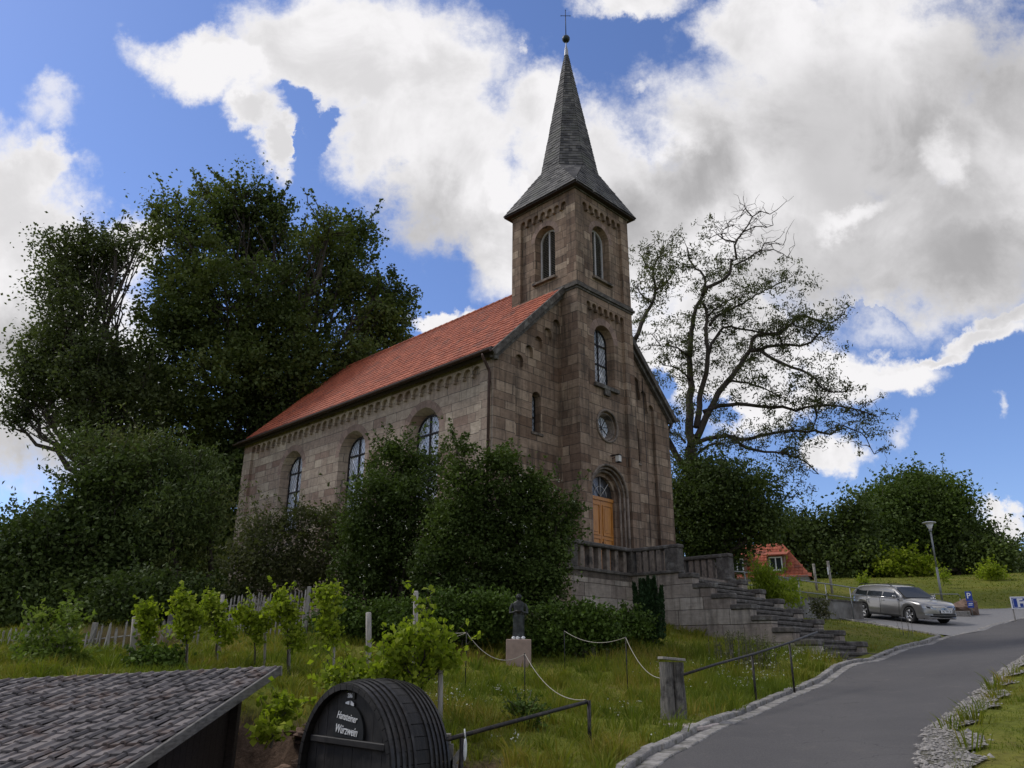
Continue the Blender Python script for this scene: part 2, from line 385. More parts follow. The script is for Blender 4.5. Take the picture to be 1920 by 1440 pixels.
MT['copper']=simple('brown_downpipe',(.065,.04,.032),.45,.6,.3,6,.1,.003)
MT['glass']=glassmat('leaded_glass',dark=.48,light=.88)  # nave panes: pale sky reflection is put into the base colour
MT['glassr']=glassmat('round_glass_painted_sky',.13,dark=.75,light=.92)  # near-white because the reflected sky is painted into the pane colour
MT['glassd']=glassmat('dark_fanlight_glass',.3,dark=.02,light=.05)
MT['glass2']=glassmat('leaded_glass_front',.14,dark=.34,light=.85)  # front panes: light tones painted in for mirrored bright sky
MT['louvre']=simple('grey_louvre_boards',(.22,.205,.19),.85,0,.3,12,.4,.006)
MT['white']=simple('grey_white_frame',(.42,.41,.40),.6,0,.15,10,.1,.002)
MT['black']=simple('void_black',(.006,.006,.006),.9,0,.1,5,0)
# door wood
t=NT('orange_oak_door'); co=t.coord(); n=t.noise(co,5,7,.6,(5,5,.7)); t.set(t.ramp(n,[(.3,(.33,.125,.022)),(.5,(.44,.18,.032)),(.72,(.52,.225,.045))]),.38,0,.4); t.bump(n,.2,.004); MT['door']=t.m
t=NT('asphalt'); co=t.coord(); n=t.noise(co,60,4,.7); n2=t.noise(co,.55,5,.6); n3=t.noise(co,2.6,6,.65,off=4)
col=t.ramp(n,[(.3,(.060,.056,.054)),(.7,(.108,.102,.099))]); col=t.mix(1.0,col,t.ramp(n2,[(.3,(.85,.85,.86)),(.7,(1.13,1.12,1.1))]),'MULTIPLY'); col=t.mix(t.mr(n3,.56,.7,0,.35),col,(.14,.125,.11))
vo=t.n('ShaderNodeTexVoronoi',feature='DISTANCE_TO_EDGE'); vo.inputs['Scale'].default_value=.42
mm=t.n('ShaderNodeVectorMath',operation='MULTIPLY_ADD'); t.l(t.noise(co,1.6,4,.6,col=True),mm.inputs[0]); mm.inputs[1].default_value=(.8,.8,0); t.l(co,mm.inputs[2]); t.l(mm.outputs[0],vo.inputs['Vector'])
crk=t.mth('MULTIPLY',t.mr(vo.outputs[0],.004,.0008,0,1),t.mr(n2,.5,.6))
crk=t.mth('MULTIPLY',t.mth('LESS_THAN',vo.outputs[0],.003),t.mr(n2,.52,.6)); col=t.mix(t.mth('MULTIPLY',crk,.6),col,(.03,.03,.03))
g2=t.noise(co,180,2,.5,off=2); col=t.mix(t.mr(g2,.62,.72,0,.45),col,(.22,.21,.20)); sp_=t.noise(co,5.5,7,.75,off=11); col=t.mix(t.mr(sp_,.60,.74,0,.4),col,(.045,.042,.04)); t.set(col,.85,0,.3); t.bump(n,.5,.01); MT['asphalt']=t.m
MT['asphalt2']=simple('worn_asphalt',(.19,.185,.18),.9,0,.15,30,.4,.006,c2=(.15,.14,.135))
MT['kerb']=simple('granite_kerb',(.235,.22,.20),.9,0,.3,14,.7,.02,c2=(.12,.115,.09),island=.25)
MT['gravel']=None
t=NT('gravel'); co=t.coord(); v=t.n('ShaderNodeTexVoronoi'); v.inputs['Scale'].default_value=55; t.l(co,v.inputs['Vector'])
n=t.noise(co,1.6,6,.7); sx=t.n('ShaderNodeSeparateXYZ'); t.l(v.outputs['Color'],sx.inputs[0])
col=t.ramp(sx.outputs[0],[(0,(.10,.09,.08)),(.5,(.20,.185,.165)),(1,(.38,.36,.34))]); col=t.mix(t.mr(n,.46,.62,0,.85),col,(.085,.08,.04)); t.set(col,.95,0,.2); t.bump(v.outputs['Distance'],1.0,-.02); MT['gravel']=t.m
MT['sand']=simple('pink_sandstone_block',(.31,.225,.18),.9,0,.15,8,.4,.01)
MT['bronze']=simple('dark_bronze',(.035,.036,.033),.5,.5,.4,9,.5,.01,c2=(.07,.075,.068))
MT['barkd']=simple('dark_bark',(.055,.045,.036),.95,0,.5,6,1.0,.04,(3,3,.6))
MT['barkl']=simple('brown_grey_bark',(.13,.115,.095),.95,0,.5,5,1.0,.05,(3,3,.5),c2=(.07,.062,.05))
MT['rope']=simple('pale_rope',(.36,.33,.27),.9,0,.2,40,.3,.002)
MT['rock']=simple('brown_rock',(.16,.105,.075),.95,0,.5,4,1.0,.08,c2=(.09,.065,.05),island=.3)
MT['paleslab']=simple('pale_flagstone',(.42,.36,.32),.9,0,.2,6,.4,.01,island=.15)
# ------------------------------------------------------------------ terrain
CP=[(-30,-30,-1.5),(0,-30,-1.5),(30,-30,0),(-2.5,0,0),(0,0,0),(3,0,.05),(8,0,.3),(20,-5,.8),(-12,0,-.3),(-25,5,0),*[tuple(at(*p)) for p in ((1232,1440,9),(1416,1343,12.7),(1484,1311,14.7),(1560,1279,17.5),(1651,1241,21.3),(1749,1209,26),(1826,1185,30),(1920,1160,35))],
(4,8.2,.62),(5,10,.75),(6.5,12,.93),(8.8,15,1.25),(11.4,18,1.68),(12,10,1.15),(20,20,2.3),(17,23,2.45),(27,31,3.9),(35,36,5),
(2.36,12,.79),(.97,10.2,.62),(.19,18,1.47),(3,23.0,2.55),(4.2,22.0,2.15),(6,20.0,1.75),(9.8,21.2,1.62),
(-5.33,13.5,1.42),(-7.24,15.5,1.55),(-10.7,17,1.72),(-3,11.6,1.05),(-7,11.6,1.25),(-14,13,1.2),(-1,12.5,1.0),(-3,15,1.35),(-16,26,2.4),(-8,27,2.7),(0,24,2.6),(-2,21,2.1),(-12,35,3.0),(-25,35,3),(-40,30,3),
(3,32,3.2),(10,31,3.2),(13,26.5,2.3),(14,32,3.0),(17,34.3,3.2),(16.2,36.2,3.42),(20,37.5,3.7),(18.3,50,6.3),(33,52,6.9),(23.9,40,4.25),(30,40,5.0),(14,45,5.3),(5,50,5.5),(12,55,6.4),(31,65,8.0),(50,60,8.5),(60,40,7),(70,80,10),(30,90,9),(0,80,7),(-30,70,5),(-60,50,4),(-60,0,0),(60,0,3),(60,-40,2),(-60,-60,-3),(0,-80,-3),(0,140,9),(-100,140,6),(100,140,12)]
CP=np.array(CP,float)
def tps_fit(P):
    n=len(P); X=P[:,:2]/30
    r2=((X[:,None]-X[None])**2).sum(2); K=np.where(r2>0,.5*r2*np.log(r2+1e-12),0)+np.eye(n)*2e-4
    Q=np.c_[np.ones(n),X]; Am=np.zeros((n+3,n+3)); Am[:n,:n]=K; Am[:n,n:]=Q; Am[n:,:n]=Q.T
    return np.linalg.solve(Am,np.r_[P[:,2],0,0,0])
TW=tps_fit(CP)
def terr0(x,y):
    x=np.asarray(x,float); y=np.asarray(y,float); s=x.shape; x=np.clip(x.ravel(),-110,110); y=np.clip(y.ravel(),-90,150)
    out=np.zeros(len(x)); X=CP[:,:2]/30
    for a in range(0,len(x),20000):
        q=np.c_[x[a:a+20000],y[a:a+20000]]/30
        r2=((q[:,None]-X[None])**2).sum(2); K=.5*r2*np.log(r2+1e-12)
        out[a:a+20000]=K@TW[:-3]+TW[-3]+q@TW[-2:]
    return out.reshape(s)
def pit(x,y):
    x=np.asarray(x,float); y=np.asarray(y,float)
    ye=np.interp(x,[-12,-3.2,-2.5,-1.5,-.5],[11.2,11.2,10.6,10.2,9.6])
    xl=-.35+(y-9)*.42
    sg=lambda t: 1/(1+np.exp(-np.clip(t,-30,30)))
    return sg((ye-y)/.13)*sg((xl-x)/.12)*sg((x+13)/.3)*sg((y+1)/.5)
def terr(x,y):
    z=terr0(x,y); p=pit(x,y); return z*(1-p)+(-.45)*p
def tz(x,y): return float(terr(np.array([x]),np.array([y]))[0])
# road edges (plan view)
Lk=np.array([(-8,-12),(-3.5,-3),(-1.6,1),(.05,5)]+[tuple(at(*p)[:2]) for p in ((1232,1440,9),(1306,1408,10.2),(1416,1343,12.7),(1484,1311,14.7),(1560,1279,17.5),(1651,1241,21.3),(1749,1209,26),(1826,1185,30),(1920,1160,35))]+[(32,41)],float)
Rk=np.array([(-3,-12),(0,-4),(1.6,1),(2.9,5),(4.0,8.2),(5.0,10),(6.5,12),(8.8,15),(11.4,18),(14.6,21.3),(18.2,24.3),(22,27),(27,30),(34,34)],float)
def dense(P,step=.4):
    o=[]; n=len(P)
    for i in range(n-1):
        p0,p1,p2,p3=P[max(i-1,0)],P[i],P[i+1],P[min(i+2,n-1)]
        k=max(1,int(np.linalg.norm(p2-p1)/step))
        for j in range(k):
            t=j/k; o.append(.5*((2*p1)+(-p0+p2)*t+(2*p0-5*p1+4*p2-p3)*t*t+(-p0+3*p1-3*p2+p3)*t**3))
    o.append(P[-1]); return np.array(o)
Ld,Rd=dense(Lk),dense(Rk)
def resample(P,n):
    d=np.r_[0,np.cumsum(np.linalg.norm(np.diff(P,axis=0),axis=1))]; t=np.linspace(0,d[-1],n)
    return np.c_[np.interp(t,d,P[:,0]),np.interp(t,d,P[:,1])]
def offset(P,o):
    d=np.gradient(P,axis=0); d/=np.linalg.norm(d,axis=1)[:,None]; return P+np.c_[-d[:,1],d[:,0]]*o
DRIVE=np.array([(15.4,28.2),(17.9,30.4),(22.6,35.3),(25.5,37.6),(27.5,39),(24,38.6),(20.5,39.0),(17.5,39.5),(15.2,38.5),(14.4,36),(14.8,33.4),(15.0,31.6),(14.9,29.8)],float)
def inpoly(x,y,P):
    r=np.zeros(np.shape(x),bool); n=len(P); j=n-1
    for i in range(n):
        xi,yi=P[i]; xj,yj=P[j]
        c=((yi>y)!=(yj>y))&(x<(xj-xi)*(y-yi)/(yj-yi+1e-12)+xi); r^=c; j=i
    return r
ROADP=np.r_[Ld,Rd[::-1]]
ROADOUT=np.r_[offset(Ld,.36),offset(Rd,-.05)[::-1]]
def carve(x,y): return (inpoly(x,y,ROADOUT)|inpoly(x,y,DRIVE))
def build_terrain():
    n=420
    t=np.linspace(-1,1,n); k=5.2
    gx=2+np.sinh(t*k)/np.sinh(k)*700; gy=16+np.sinh(t*k)/np.sinh(k)*700
    X,Y=np.meshgrid(gx,gy); Z=terr(X,Y)
    Z=Z+RNG.normal(0,.012,Z.shape)
    p=pit(X,Y); Z=Z+RNG.normal(0,.07,Z.shape)*4*p*(1-p)
    rr=np.hypot(X,Y-20); Z=np.where(rr>110,Z+ (rr-110)*.02*0,Z)
    Z=Z-.12*carve(X,Y)
    V=np.c_[X.ravel(),Y.ravel(),Z.ravel()]; i=np.arange(n*n).reshape(n,n)
    f=np.stack([i[:-1,:-1],i[:-1,1:],i[1:,1:],i[1:,:-1]],-1).reshape(-1,4)
    me=bpy.data.meshes.new('ground'); me.from_pydata(V.tolist(),[],f.tolist()); me.polygons.foreach_set('use_smooth',np.ones(len(f),bool))
    a=me.attributes.new('earth','FLOAT','POINT'); a.data.foreach_set('value',p.ravel().astype(np.float32))
    o=bpy.data.objects.new('ground',me); C.objects.link(o); tag(o,kind='structure')
    t=NT('meadow_ground'); co=t.coord(); n1=t.noise(co,.35,6,.6); n2=t.noise(co,7,6,.7); n3=t.noise(co,1.4,5,.65,off=7)
    g=t.ramp(n1,[(.3,(.09,.11,.015)),(.5,(.13,.14,.022)),(.7,(.17,.15,.035))])
    g=t.mix(1.0,g,t.ramp(n2,[(.3,(.6,.6,.6)),(.7,(1.3,1.3,1.2))]),'MULTIPLY')
    g=t.mix(t.mr(n3,.58,.7,0,.6),g,(.085,.065,.03))
    at_=t.n('ShaderNodeAttribute',attribute_name='earth')
    e=t.ramp(n2,[(.3,(.05,.033,.022)),(.7,(.15,.10,.07))])
    col=t.mix(t.mr(at_.outputs['Fac'],.04,.25),g,e); t.set(col,.95,0,.1); t.bump(n2,.8,.05); me.materials.append(t.m)
build_terrain()
def strip(name,P,Q,mat,dz,n=260,m=6,kind='structure'):
    a,b=(resample(P,n),resample(Q,n)) if n else (P,Q); n=len(a); mm=M()
    G=[]
    for j in range(m+1):
        t=j/m; q=a*(1-t)+b*t; z=terr(q[:,0],q[:,1])+dz; G.append(np.c_[q,z])
    G=np.array(G); vs=G.transpose(1,0,2).reshape(-1,3)
    fs=[(i*(m+1)+j,(i+1)*(m+1)+j,(i+1)*(m+1)+j+1,i*(m+1)+j+1) for i in range(n-1) for j in range(m)]
    mm.add(vs,fs,True); o=mm.build(name,mat); tag(o,kind=kind); return o
n0=240
La=resample(Ld,n0); Ra=resample(Rd,n0)
strip('road',La,Ra,MT['asphalt'],0.0,n0,8)
def drape(name,poly,mat,dz,step=.5):
    x0,y0=poly.min(0); x1,y1=poly.max(0)
    X,Y=np.meshgrid(np.arange(x0,x1,step),np.arange(y0,y1,step)); k=inpoly(X,Y,poly)
    pts=[Vector(p) for p in poly]+[Vector((a,b)) for a,b in zip(X[k],Y[k])]
    n=len(poly); r=delaunay_2d_cdt(pts,[(i,(i+1)%n) for i in range(n)],[],1,1e-5)
    vs=np.array([(v.x,v.y) for v in r[0]]); z=terr(vs[:,0],vs[:,1])+dz
    mm=M(); mm.add(np.c_[vs,z],[tuple(f) for f in r[2]],True); o=mm.build(name,mat); tag(o,kind='structure'); return o
drape('driveway',DRIVE,MT['asphalt2'],.004)
# gutter setts + kerb stones along the left edge, each stone an island
def stones(name,P,w,h,zoff,len0,lenv,mat,jit=.012,gap=.012,side=1,s0=0,s1=1):
    mm=M(); d=np.r_[0,np.cumsum(np.linalg.norm(np.diff(P,axis=0),axis=1))]; s=d[-1]*s0
    while s<d[-1]*s1:
        l=len0+random.uniform(-lenv,lenv); c=s+l/2
        x=np.interp(c,d,P[:,0]); y=np.interp(c,d,P[:,1]); x2=np.interp(c+.1,d,P[:,0]); y2=np.interp(c+.1,d,P[:,1])
        tx,ty=x2-x,y2-y; q=math.hypot(tx,ty) or 1; tx/=q; ty/=q
        xx=x-ty*side*w/2+random.uniform(-jit,jit); yy=y+tx*side*w/2+random.uniform(-jit,jit)
        z=tz(x,y)+zoff+random.uniform(-jit,jit)*.6
        za=tz(x-tx*.3,y-ty*.3); zb=tz(x+tx*.3,y+ty*.3); sl=(zb-za)/.6
        a=Vector((tx,ty,sl)).normalized(); b=Vector((-ty,tx,random.uniform(-.04,.04))).normalized(); n=a.cross(b)
        mm.obox((xx,yy,z+h/2-.1),(a,b,n),(l/2-gap/2,w/2-gap/2,h/2+.1),.012)
        s+=l
    o=mm.build(name,mat); tag(o,kind='structure'); return o
LU=dense(Lk,.3)
stones('gutter',LU,.22,.012,0,.24,.08,MT['kerb'],.006,.008,1,.12,.86)
endk=LU[:int(len(LU)*.80)]
KU=offset(LU,.22)
kk=KU
corner=np.array([(14.95,28.2),(14.95,28.9),(14.7,30.0),(14.5,31.4),(14.0,34)],float)
stones('kerb',np.r_[kk[kk[:,1]<27.8],dense(corner,.2)],.15,.065,0,.34,.13,MT['kerb'],.016,.02,1,.1,1)
# gravel verge on the right
gin=offset(Rd,.03-.0); gin=gin+RNG.normal(0,.03,gin.shape)
w=np.interp(np.arange(len(Rd)),np.linspace(0,len(Rd),14),[.5,.6,.7,.9,1.1,.8,.55,.55,.5,.5,.4,.4,.3,.3])
w=np.interp(np.arange(len(Rd)),np.linspace(0,len(Rd),14),[.5,.6,.7,.8,.75,.42,.24,.16,.15,.15,.15,.15,.15,.15])+.10*np.sin(np.arange(len(Rd))*1.7)+.08*np.sin(np.arange(len(Rd))*.6)
d_=np.gradient(Rd,axis=0); d_/=np.linalg.norm(d_,axis=1)[:,None]
w=np.maximum(.06,w*(1+np.convolve(RNG.normal(0,.55,len(w)),np.ones(3)/3,'same')))
gout=Rd-np.c_[-d_[:,1],d_[:,0]]*w[:,None]
strip('gravel_verge',gin,gout,MT['gravel'],.03,0,3)
# ------------------------------------------------------------------ church
WN,LN,TD,TT,TX0=10.318,17.33,.8212,3.422,3.448
TX1=TX0+TT; ZE,ZR,ZC,ZB=11.32,16.45,14.79,19.07; ZG=2.0
CH=empty('church',(CX,CY,0),math.pi/2-A,'sandstone village church with red tiled roof, front tower and pointed slate spire','church')
def L2W(X,Y): return (CX+X*math.sin(A)-Y*math.cos(A),CY+X*math.cos(A)+Y*math.sin(A))
mFront=lambda u,v,w:(u,-w,v)
mSide=lambda u,v,w:(-w,u,v)
mRight=lambda u,v,w:(WN+w,u,v)
mBack=lambda u,v,w:(u,LN+w,v)
mTF=lambda u,v,w:(u,-TD-w,v)
mTL=lambda u,v,w:(TX0-w,u,v)
mTR=lambda u,v,w:(TX1+w,u,v)
mTB=lambda u,v,w:(u,-TD+TT+w,v)
def arch(cx,zb,zs,r,n=14):
    """round-headed opening: bottom zb, springing zs, half width r"""
    return [(cx-r,zb),(cx+r,zb)]+[(cx+r*math.cos(math.pi*i/n),zs+r*math.sin(math.pi*i/n)) for i in range(n+1)]
def circ(cx,cz,r,n=28): return [(cx+r*math.cos(2*math.pi*i/n),cz+r*math.sin(2*math.pi*i/n)) for i in range(n)]
def frieze(u0,u1,zb,zs,n,slope=0,foot=.13,rf=.36):
    """sunken field from zb up; head is a row of n little arches between u0 and u1, springing zs (rising by slope)"""
    p=(u1-u0)/n; r=p*rf; c=p-2*r
    top=[]
    for i in range(n):
        a=u0+p*i+c/2; z=zs+slope*(a+r-u0)
        za=z
        top.append((a,za-foot)); 
        top+=[(a+r-r*math.cos(math.pi*k/8),za+r*math.sin(math.pi*k/8)) for k in range(9)]
        top.append((a+2*r,za-foot))
    if slope==0:
        top[0]=(u0+c/2,zs)  # outer sides run straight down
        pts=[(u0+c/2,zb)]+top+[(u0+c/2+p*(n-1)+2*r,zb)]
    else:
        pts=[(top[0][0],zb)]+top+[(top[-1][0],zb)]
    o=[]
    for q in pts:
        if not o or abs(o[-1][0]-q[0])+abs(o[-1][1]-q[1])>1e-6: o.append(q)
    return o
FD=.13
def wall(name,outer,field,holes,mp,mat,splays=None,mat2=None):
    """frame layer at w=0 with a sunken field at -FD that carries the openings"""
    m=M(); m.poly(outer,field,mp,0)
    for f in field: m.reveal(f,mp,0,-FD)
    o1=m.build(name,mat,CH)
    m=M()
    for k,f in enumerate(field):
        m.poly(f,[h for h in holes if h[3]==k and True and h] and [h[0] for h in holes if h[3]==k],mp,-FD)
    for h,inner,dep,k in holes: m.reveal(h,mp,-FD,-FD-dep,inner)
    o2=m.build(name,mat2 or mat,CH)
    return o1
def ring(mp,cx,cz,r0,r1,w,n,a0=0,a1=math.pi,dep=.05,gap=.02):
    m=M()
    for i in range(n):
        t0=a0+(a1-a0)*i/n+gap/r1/2; t1=a0+(a1-a0)*(i+1)/n-gap/r1/2; k=3
        inn=[(cx+r0*math.cos(t0+(t1-t0)*j/k),cz+r0*math.sin(t0+(t1-t0)*j/k)) for j in range(k+1)]
        out=[(cx+r1*math.cos(t0+(t1-t0)*j/k),cz+r1*math.sin(t0+(t1-t0)*j/k)) for j in range(k+1)]
        vs=[mp(*p,w) for p in inn]+[mp(*p,w) for p in out]+[mp(*p,w-dep) for p in inn]+[mp(*p,w-dep) for p in out]
        fs=[]
        for j in range(k):
            fs+= [(j,j+1,k+1+j+1,k+1+j),(j,j+1,2*(k+1)+j+1,2*(k+1)+j),(k+1+j,k+2+j,3*(k+1)+j+1,3*(k+1)+j)]
        fs+=[(0,k+1,3*(k+1),2*(k+1)),(k,2*k+1,4*k+3,3*k+2)]
        m.add(vs,fs)
    return m
def grid_bars(mp,cx,zb,zs,r,w,vx=(0,),hz=(),t=.028,dep=.05):
    m=M()
    def bar(a,b):
        A_,B_=Vector(mp(*a,w)),Vector(mp(*b,w)); nrm=(Vector(mp(0,0,1))-Vector(mp(0,0,0))).normalized()
        d=(B_-A_).normalized(); s=d.cross(nrm); m.obox((A_+B_)/2,(d,s,nrm),((B_-A_).length/2,t,dep/2))
    for x in vx:
        top=zs+math.sqrt(max(0,r*r-x*x)); bar((cx+x,zb),(cx+x,top))
    for z in hz:
        hw=r if z<=zs else math.sqrt(max(0,r*r-(z-zs)**2)); bar((cx-hw,z),(cx+hw,z))
    # outer frame
    P=arch(cx,zb,zs,r-.02); 
    for i in range(len(P)): bar(P[i],P[(i+1)%len(P)])
    return m
# nave left side
fr_side=frieze(.62,16.62,ZG,10.80,34,0,.16,.40)
wins=[(3.8,'w'),(8.25,'w'),(12.9,'w')]
hol=[]
for (c,_) in wins: hol.append((arch(c,6.55,9.25,.92),arch(c,6.75,9.25,.72),.42,0))
wall('wall',[(0,ZG),(LN,ZG),(LN,ZE),(0,ZE)],[fr_side],hol,mSide,MT['side'])
for (c,_) in wins:
    win=M(); win.poly(arch(c,6.75,9.25,.72),[],mSide,-FD-.40)
    wo=win.build('window',MT['glass'],CH)
    grid_bars(mSide,c,6.75,9.25,.72,-FD-.37,(0,),(7.55,8.4,9.25)).build('window_bars',MT['iron'],wo)
    ring(mSide,c,9.25,.925,1.19,-FD+.004,11).build('arch_stones',MT['vouss'],wo)
    s=M(); s.box(.02+.0,FD+.42,c-.98,c+.98,6.45,6.56); s.build('sill',MT['trim'],wo)
# nave right side + back
m=M(); m.poly([(0,ZG),(LN,ZG),(LN,ZE),(0,ZE)],[],mRight,0); m.build('wall',MT['side'],CH)
gb=[(0,ZG),(WN,ZG),(WN,ZE),(WN/2,ZR-.12),(0,ZE)]
m=M(); m.poly(gb,[],mBack,0); m.build('wall',MT['side'],CH)
# nave front: gable, two sunken fields left/right of the tower
sl=(ZR-ZE)/(WN/2)
fl=frieze(.98,TX0+.02,ZG,ZE-.22,5,sl,.20,.40); fl=[(min(x,TX0+.3),z) for x,z in fl]
frr=[(WN-x,z) for x,z in fl][::-1]
slit=arch(2.24,8.95,10.22,.235,8); slit2=arch(WN-2.24,8.95,10.22,.235,8)
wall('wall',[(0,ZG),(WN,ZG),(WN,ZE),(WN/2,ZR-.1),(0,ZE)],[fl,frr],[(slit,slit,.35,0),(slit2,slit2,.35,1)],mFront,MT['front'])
for c in (2.24,WN-2.24):
    w=M(); w.poly(arch(c,8.95,10.22,.235,8),[],mFront,-FD-.33); wo=w.build('slit_window',MT['glass2'],CH)
    grid_bars(mFront,c,8.95,10.22,.235,-FD-.31,(0,),(9.6,),.014).build('window_bars',MT['iron'],wo)
    s=M(); s.box(c-.3,c+.3,FD-.05,FD+.33,8.86,8.945); s.build('sill',MT['trim'],wo)
# tower shaft
tf=frieze(TX0+.5,TX1-.5,ZG,14.22,7,0,.16)
up=arch(5.16,11.2,13.08,.6); rose=circ(5.16,9.65,.64); port=arch(5.16,4.06,7.12,1.1,18)
CTR=TX0+TT/2
hol=[(up,arch(5.16,11.35,13.08,.5),.36,0),(rose,circ(5.16,9.65,.52),.10,0),(port,arch(5.16,4.06,7.12,1.02,18),.08,0)]
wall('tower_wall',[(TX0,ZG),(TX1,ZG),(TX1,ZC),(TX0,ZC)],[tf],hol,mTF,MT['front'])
m=M(); m.poly([(-TD,ZG),(.1,ZG),(.1,ZC),(-TD,ZC)],[],mTL,0); m.poly([(.1,ZE),(-TD+TT,ZE+1),(-TD+TT,ZC),(.1,ZC)],[],mTL,0)
m.poly([(-TD,ZG),(.1,ZG),(.1,ZC),(-TD,ZC)],[],mTR,0); m.poly([(.1,ZE),(-TD+TT,ZE+1),(-TD+TT,ZC),(.1,ZC)],[],mTR,0); m.poly([(TX0,ZE+2),(TX1,ZE+2),(TX1,ZC),(TX0,ZC)],[],mTB,0)
m.build('tower_wall',MT['pier'],CH)
# upper window of tower
w=M(); w.poly(arch(5.16,11.35,13.08,.5),[],mTF,-FD-.34); wo=w.build('window',MT['glass2'],CH)
grid_bars(mTF,5.16,11.35,13.08,.5,-FD-.31,(-.02,),(12.15,12.95),.024).build('window_bars',MT['iron'],wo)
ring(mTF,5.16,13.08,.605,.88,-FD+.004,9).build('arch_stones',MT['vouss'],wo)
s=M(); s.box(4.45,5.87,-TD+.0,-TD+.45,11.05,11.195); s.box(5.0,5.32,-TD+.02,-TD+.2,10.82,11.05); s.build('sill',MT['darktrim'],wo)
# rose window: moulded rings
def torus(mp,cx,cz,R,r,w,a0=0,a1=2*math.pi,n=32,k=8):
    m=M(); cl=abs(a1-a0-2*math.pi)<1e-6; P=[]
    for i in range(n+(0 if cl else 1)):
        t=a0+(a1-a0)*i/n
        P.append([mp(cx+(R+r*math.cos(2*math.pi*j/k))*math.cos(t),cz+(R+r*math.cos(2*math.pi*j/k))*math.sin(t),w+r*math.sin(2*math.pi*j/k)) for j in range(k)])
    vs=[p for l in P for p in l]; N=len(P); fs=[]
    for i in range(N if cl else N-1):
        for j in range(k): a=(i+1)%N; fs.append((i*k+j,i*k+(j+1)%k,a*k+(j+1)%k,a*k+j))
    m.add(vs,fs,True); return m
r_=M(); P0,P1,P2=circ(5.16,9.65,.52),circ(5.16,9.65,.45),circ(5.16,9.65,.40)
r_.poly(P0,[P1],mTF,-FD-.10); r_.reveal(P1,mTF,-FD-.10,-FD-.30,P2); ro=r_.build('rose_window',MT['trim'],CH)
torus(mTF,5.16,9.65,.60,.045,-FD+.02).build('moulding',MT['trim'],ro); torus(mTF,5.16,9.65,.50,.035,-FD-.08).build('moulding',MT['trim'],ro)
g=M(); g.poly(circ(5.16,9.65,.42),[],mTF,-FD-.29); g.build('pane',MT['glassr'],ro)
b=M()
for k in range(4):
    t=math.pi*k/4+.2; a=Vector(mTF(5.16+.4*math.cos(t),9.65+.4*math.sin(t),-FD-.27)); c=Vector(mTF(5.16-.4*math.cos(t),9.65-.4*math.sin(t),-FD-.27)); b.tube([a,c],.012,5)
b.build('window_bars',MT['iron'],ro)
# portal
po=M(); steps=[(1.02,.08),(.90,.12),(.80,.14)]
wz=-FD-.08; rr=1.02
for i,(r2,dw) in enumerate([(.93,.12),(.83,.12),(.70,.14)]):
    po.poly(arch(5.16,4.06,7.12,rr,18),[arch(5.16,4.061,7.12,r2,18)],mTF,wz) if False else None
    Aout,Ain=arch(5.16,4.06,7.12,rr,18),arch(5.16,4.06,7.12,r2,18); n=len(Aout)
    for k in range(1,n-0):
        j=(k+1)%n
        if k==0: continue
        po.face([mTF(*Aout[k],wz),mTF(*Aout[j],wz),mTF(*Ain[j],wz),mTF(*Ain[k],wz)])
    po.reveal(Ain,mTF,wz,wz-dw); wz-=dw; rr=r2
pm=po.build('portal',MT['pier'],CH)
for R,w_,r in ((1.06,-FD+.015,.05),(.955,-FD-.07,.04),(.86,-FD-.19,.045)):
    t_=torus(mTF,5.16,7.12,R,r,w_,0,math.pi,22); 
    for sx in (-1,1): t_.tube([mTF(5.16+sx*R,4.1,w_),mTF(5.16+sx*R,7.12,w_)],r,8)
    t_.build('moulding',MT['trim'],pm)
DW=wz+.05
d=M()
for sx in (-1,1):
    x0,x1=(5.16-.70,5.155) if sx<0 else (5.165,5.16+.70)
    d=M(); d.box(x0,x1,TD*-1-DW,-TD-DW+.05,4.06,6.95,.004)
    lf=d.build('door_leaf',MT['door'],CH)
    for (za,zb_) in ((4.2,4.95),(5.05,5.6),(5.7,6.8)):
        # raised frame around sunken panels
        f=M(); xa,xb=x0+.1,x1-.1; y0,y1=-TD-DW-.03,-TD-DW
        f.box(xa-.02,xb+.02,y0,y1,zb_-.03,zb_); f.box(xa-.02,xb+.02,y0,y1,za,za+.03); f.box(xa-.02,xa+.01,y0,y1,za+.03,zb_-.03); f.box(xb-.01,xb+.02,y0,y1,za+.03,zb_-.03)
        f.box(xa+.08,xb-.08,-TD-DW-.015,-TD-DW,za+.11,zb_-.11,.004)
        f.build('door_panel',MT['door'],lf)
    if sx>0:
        h=M(); h.tube([(x0+.06,-TD-DW-.01,5.35),(x0+.06,-TD-DW-.06,5.35),(x0+.17,-TD-DW-.06,5.35)],.011,6); h.box(x0+.03,x0+.09,-TD-DW-.012,-TD-DW,5.24,5.48); h.build('handle',MT['blackiron'],lf)
m=M(); m.box(5.16-.7,5.16+.7,-TD-DW-.04,-TD-DW+.05,6.953,7.07); m.build('door_lintel',MT['door'],CH)
f=M(); f.poly(arch(5.16,7.07,7.12,.70,16),[],mTF,DW-.03); fo=f.build('fanlight',MT['glassd'],CH)
b=M()
for k in (-1,0,1): b.tube([mTF(5.16+k*.0,7.1,DW),mTF(5.16+.69*math.sin(k*.75),7.12+.69*math.cos(k*.75),DW)],.016,5)
for ww in (.35,): b.tube([mTF(5.16+ww*math.cos(a),7.12+ww*math.sin(a),DW) for a in np.linspace(0,math.pi,10)],.012,5)
b.build('window_bars',MT['white'],fo)
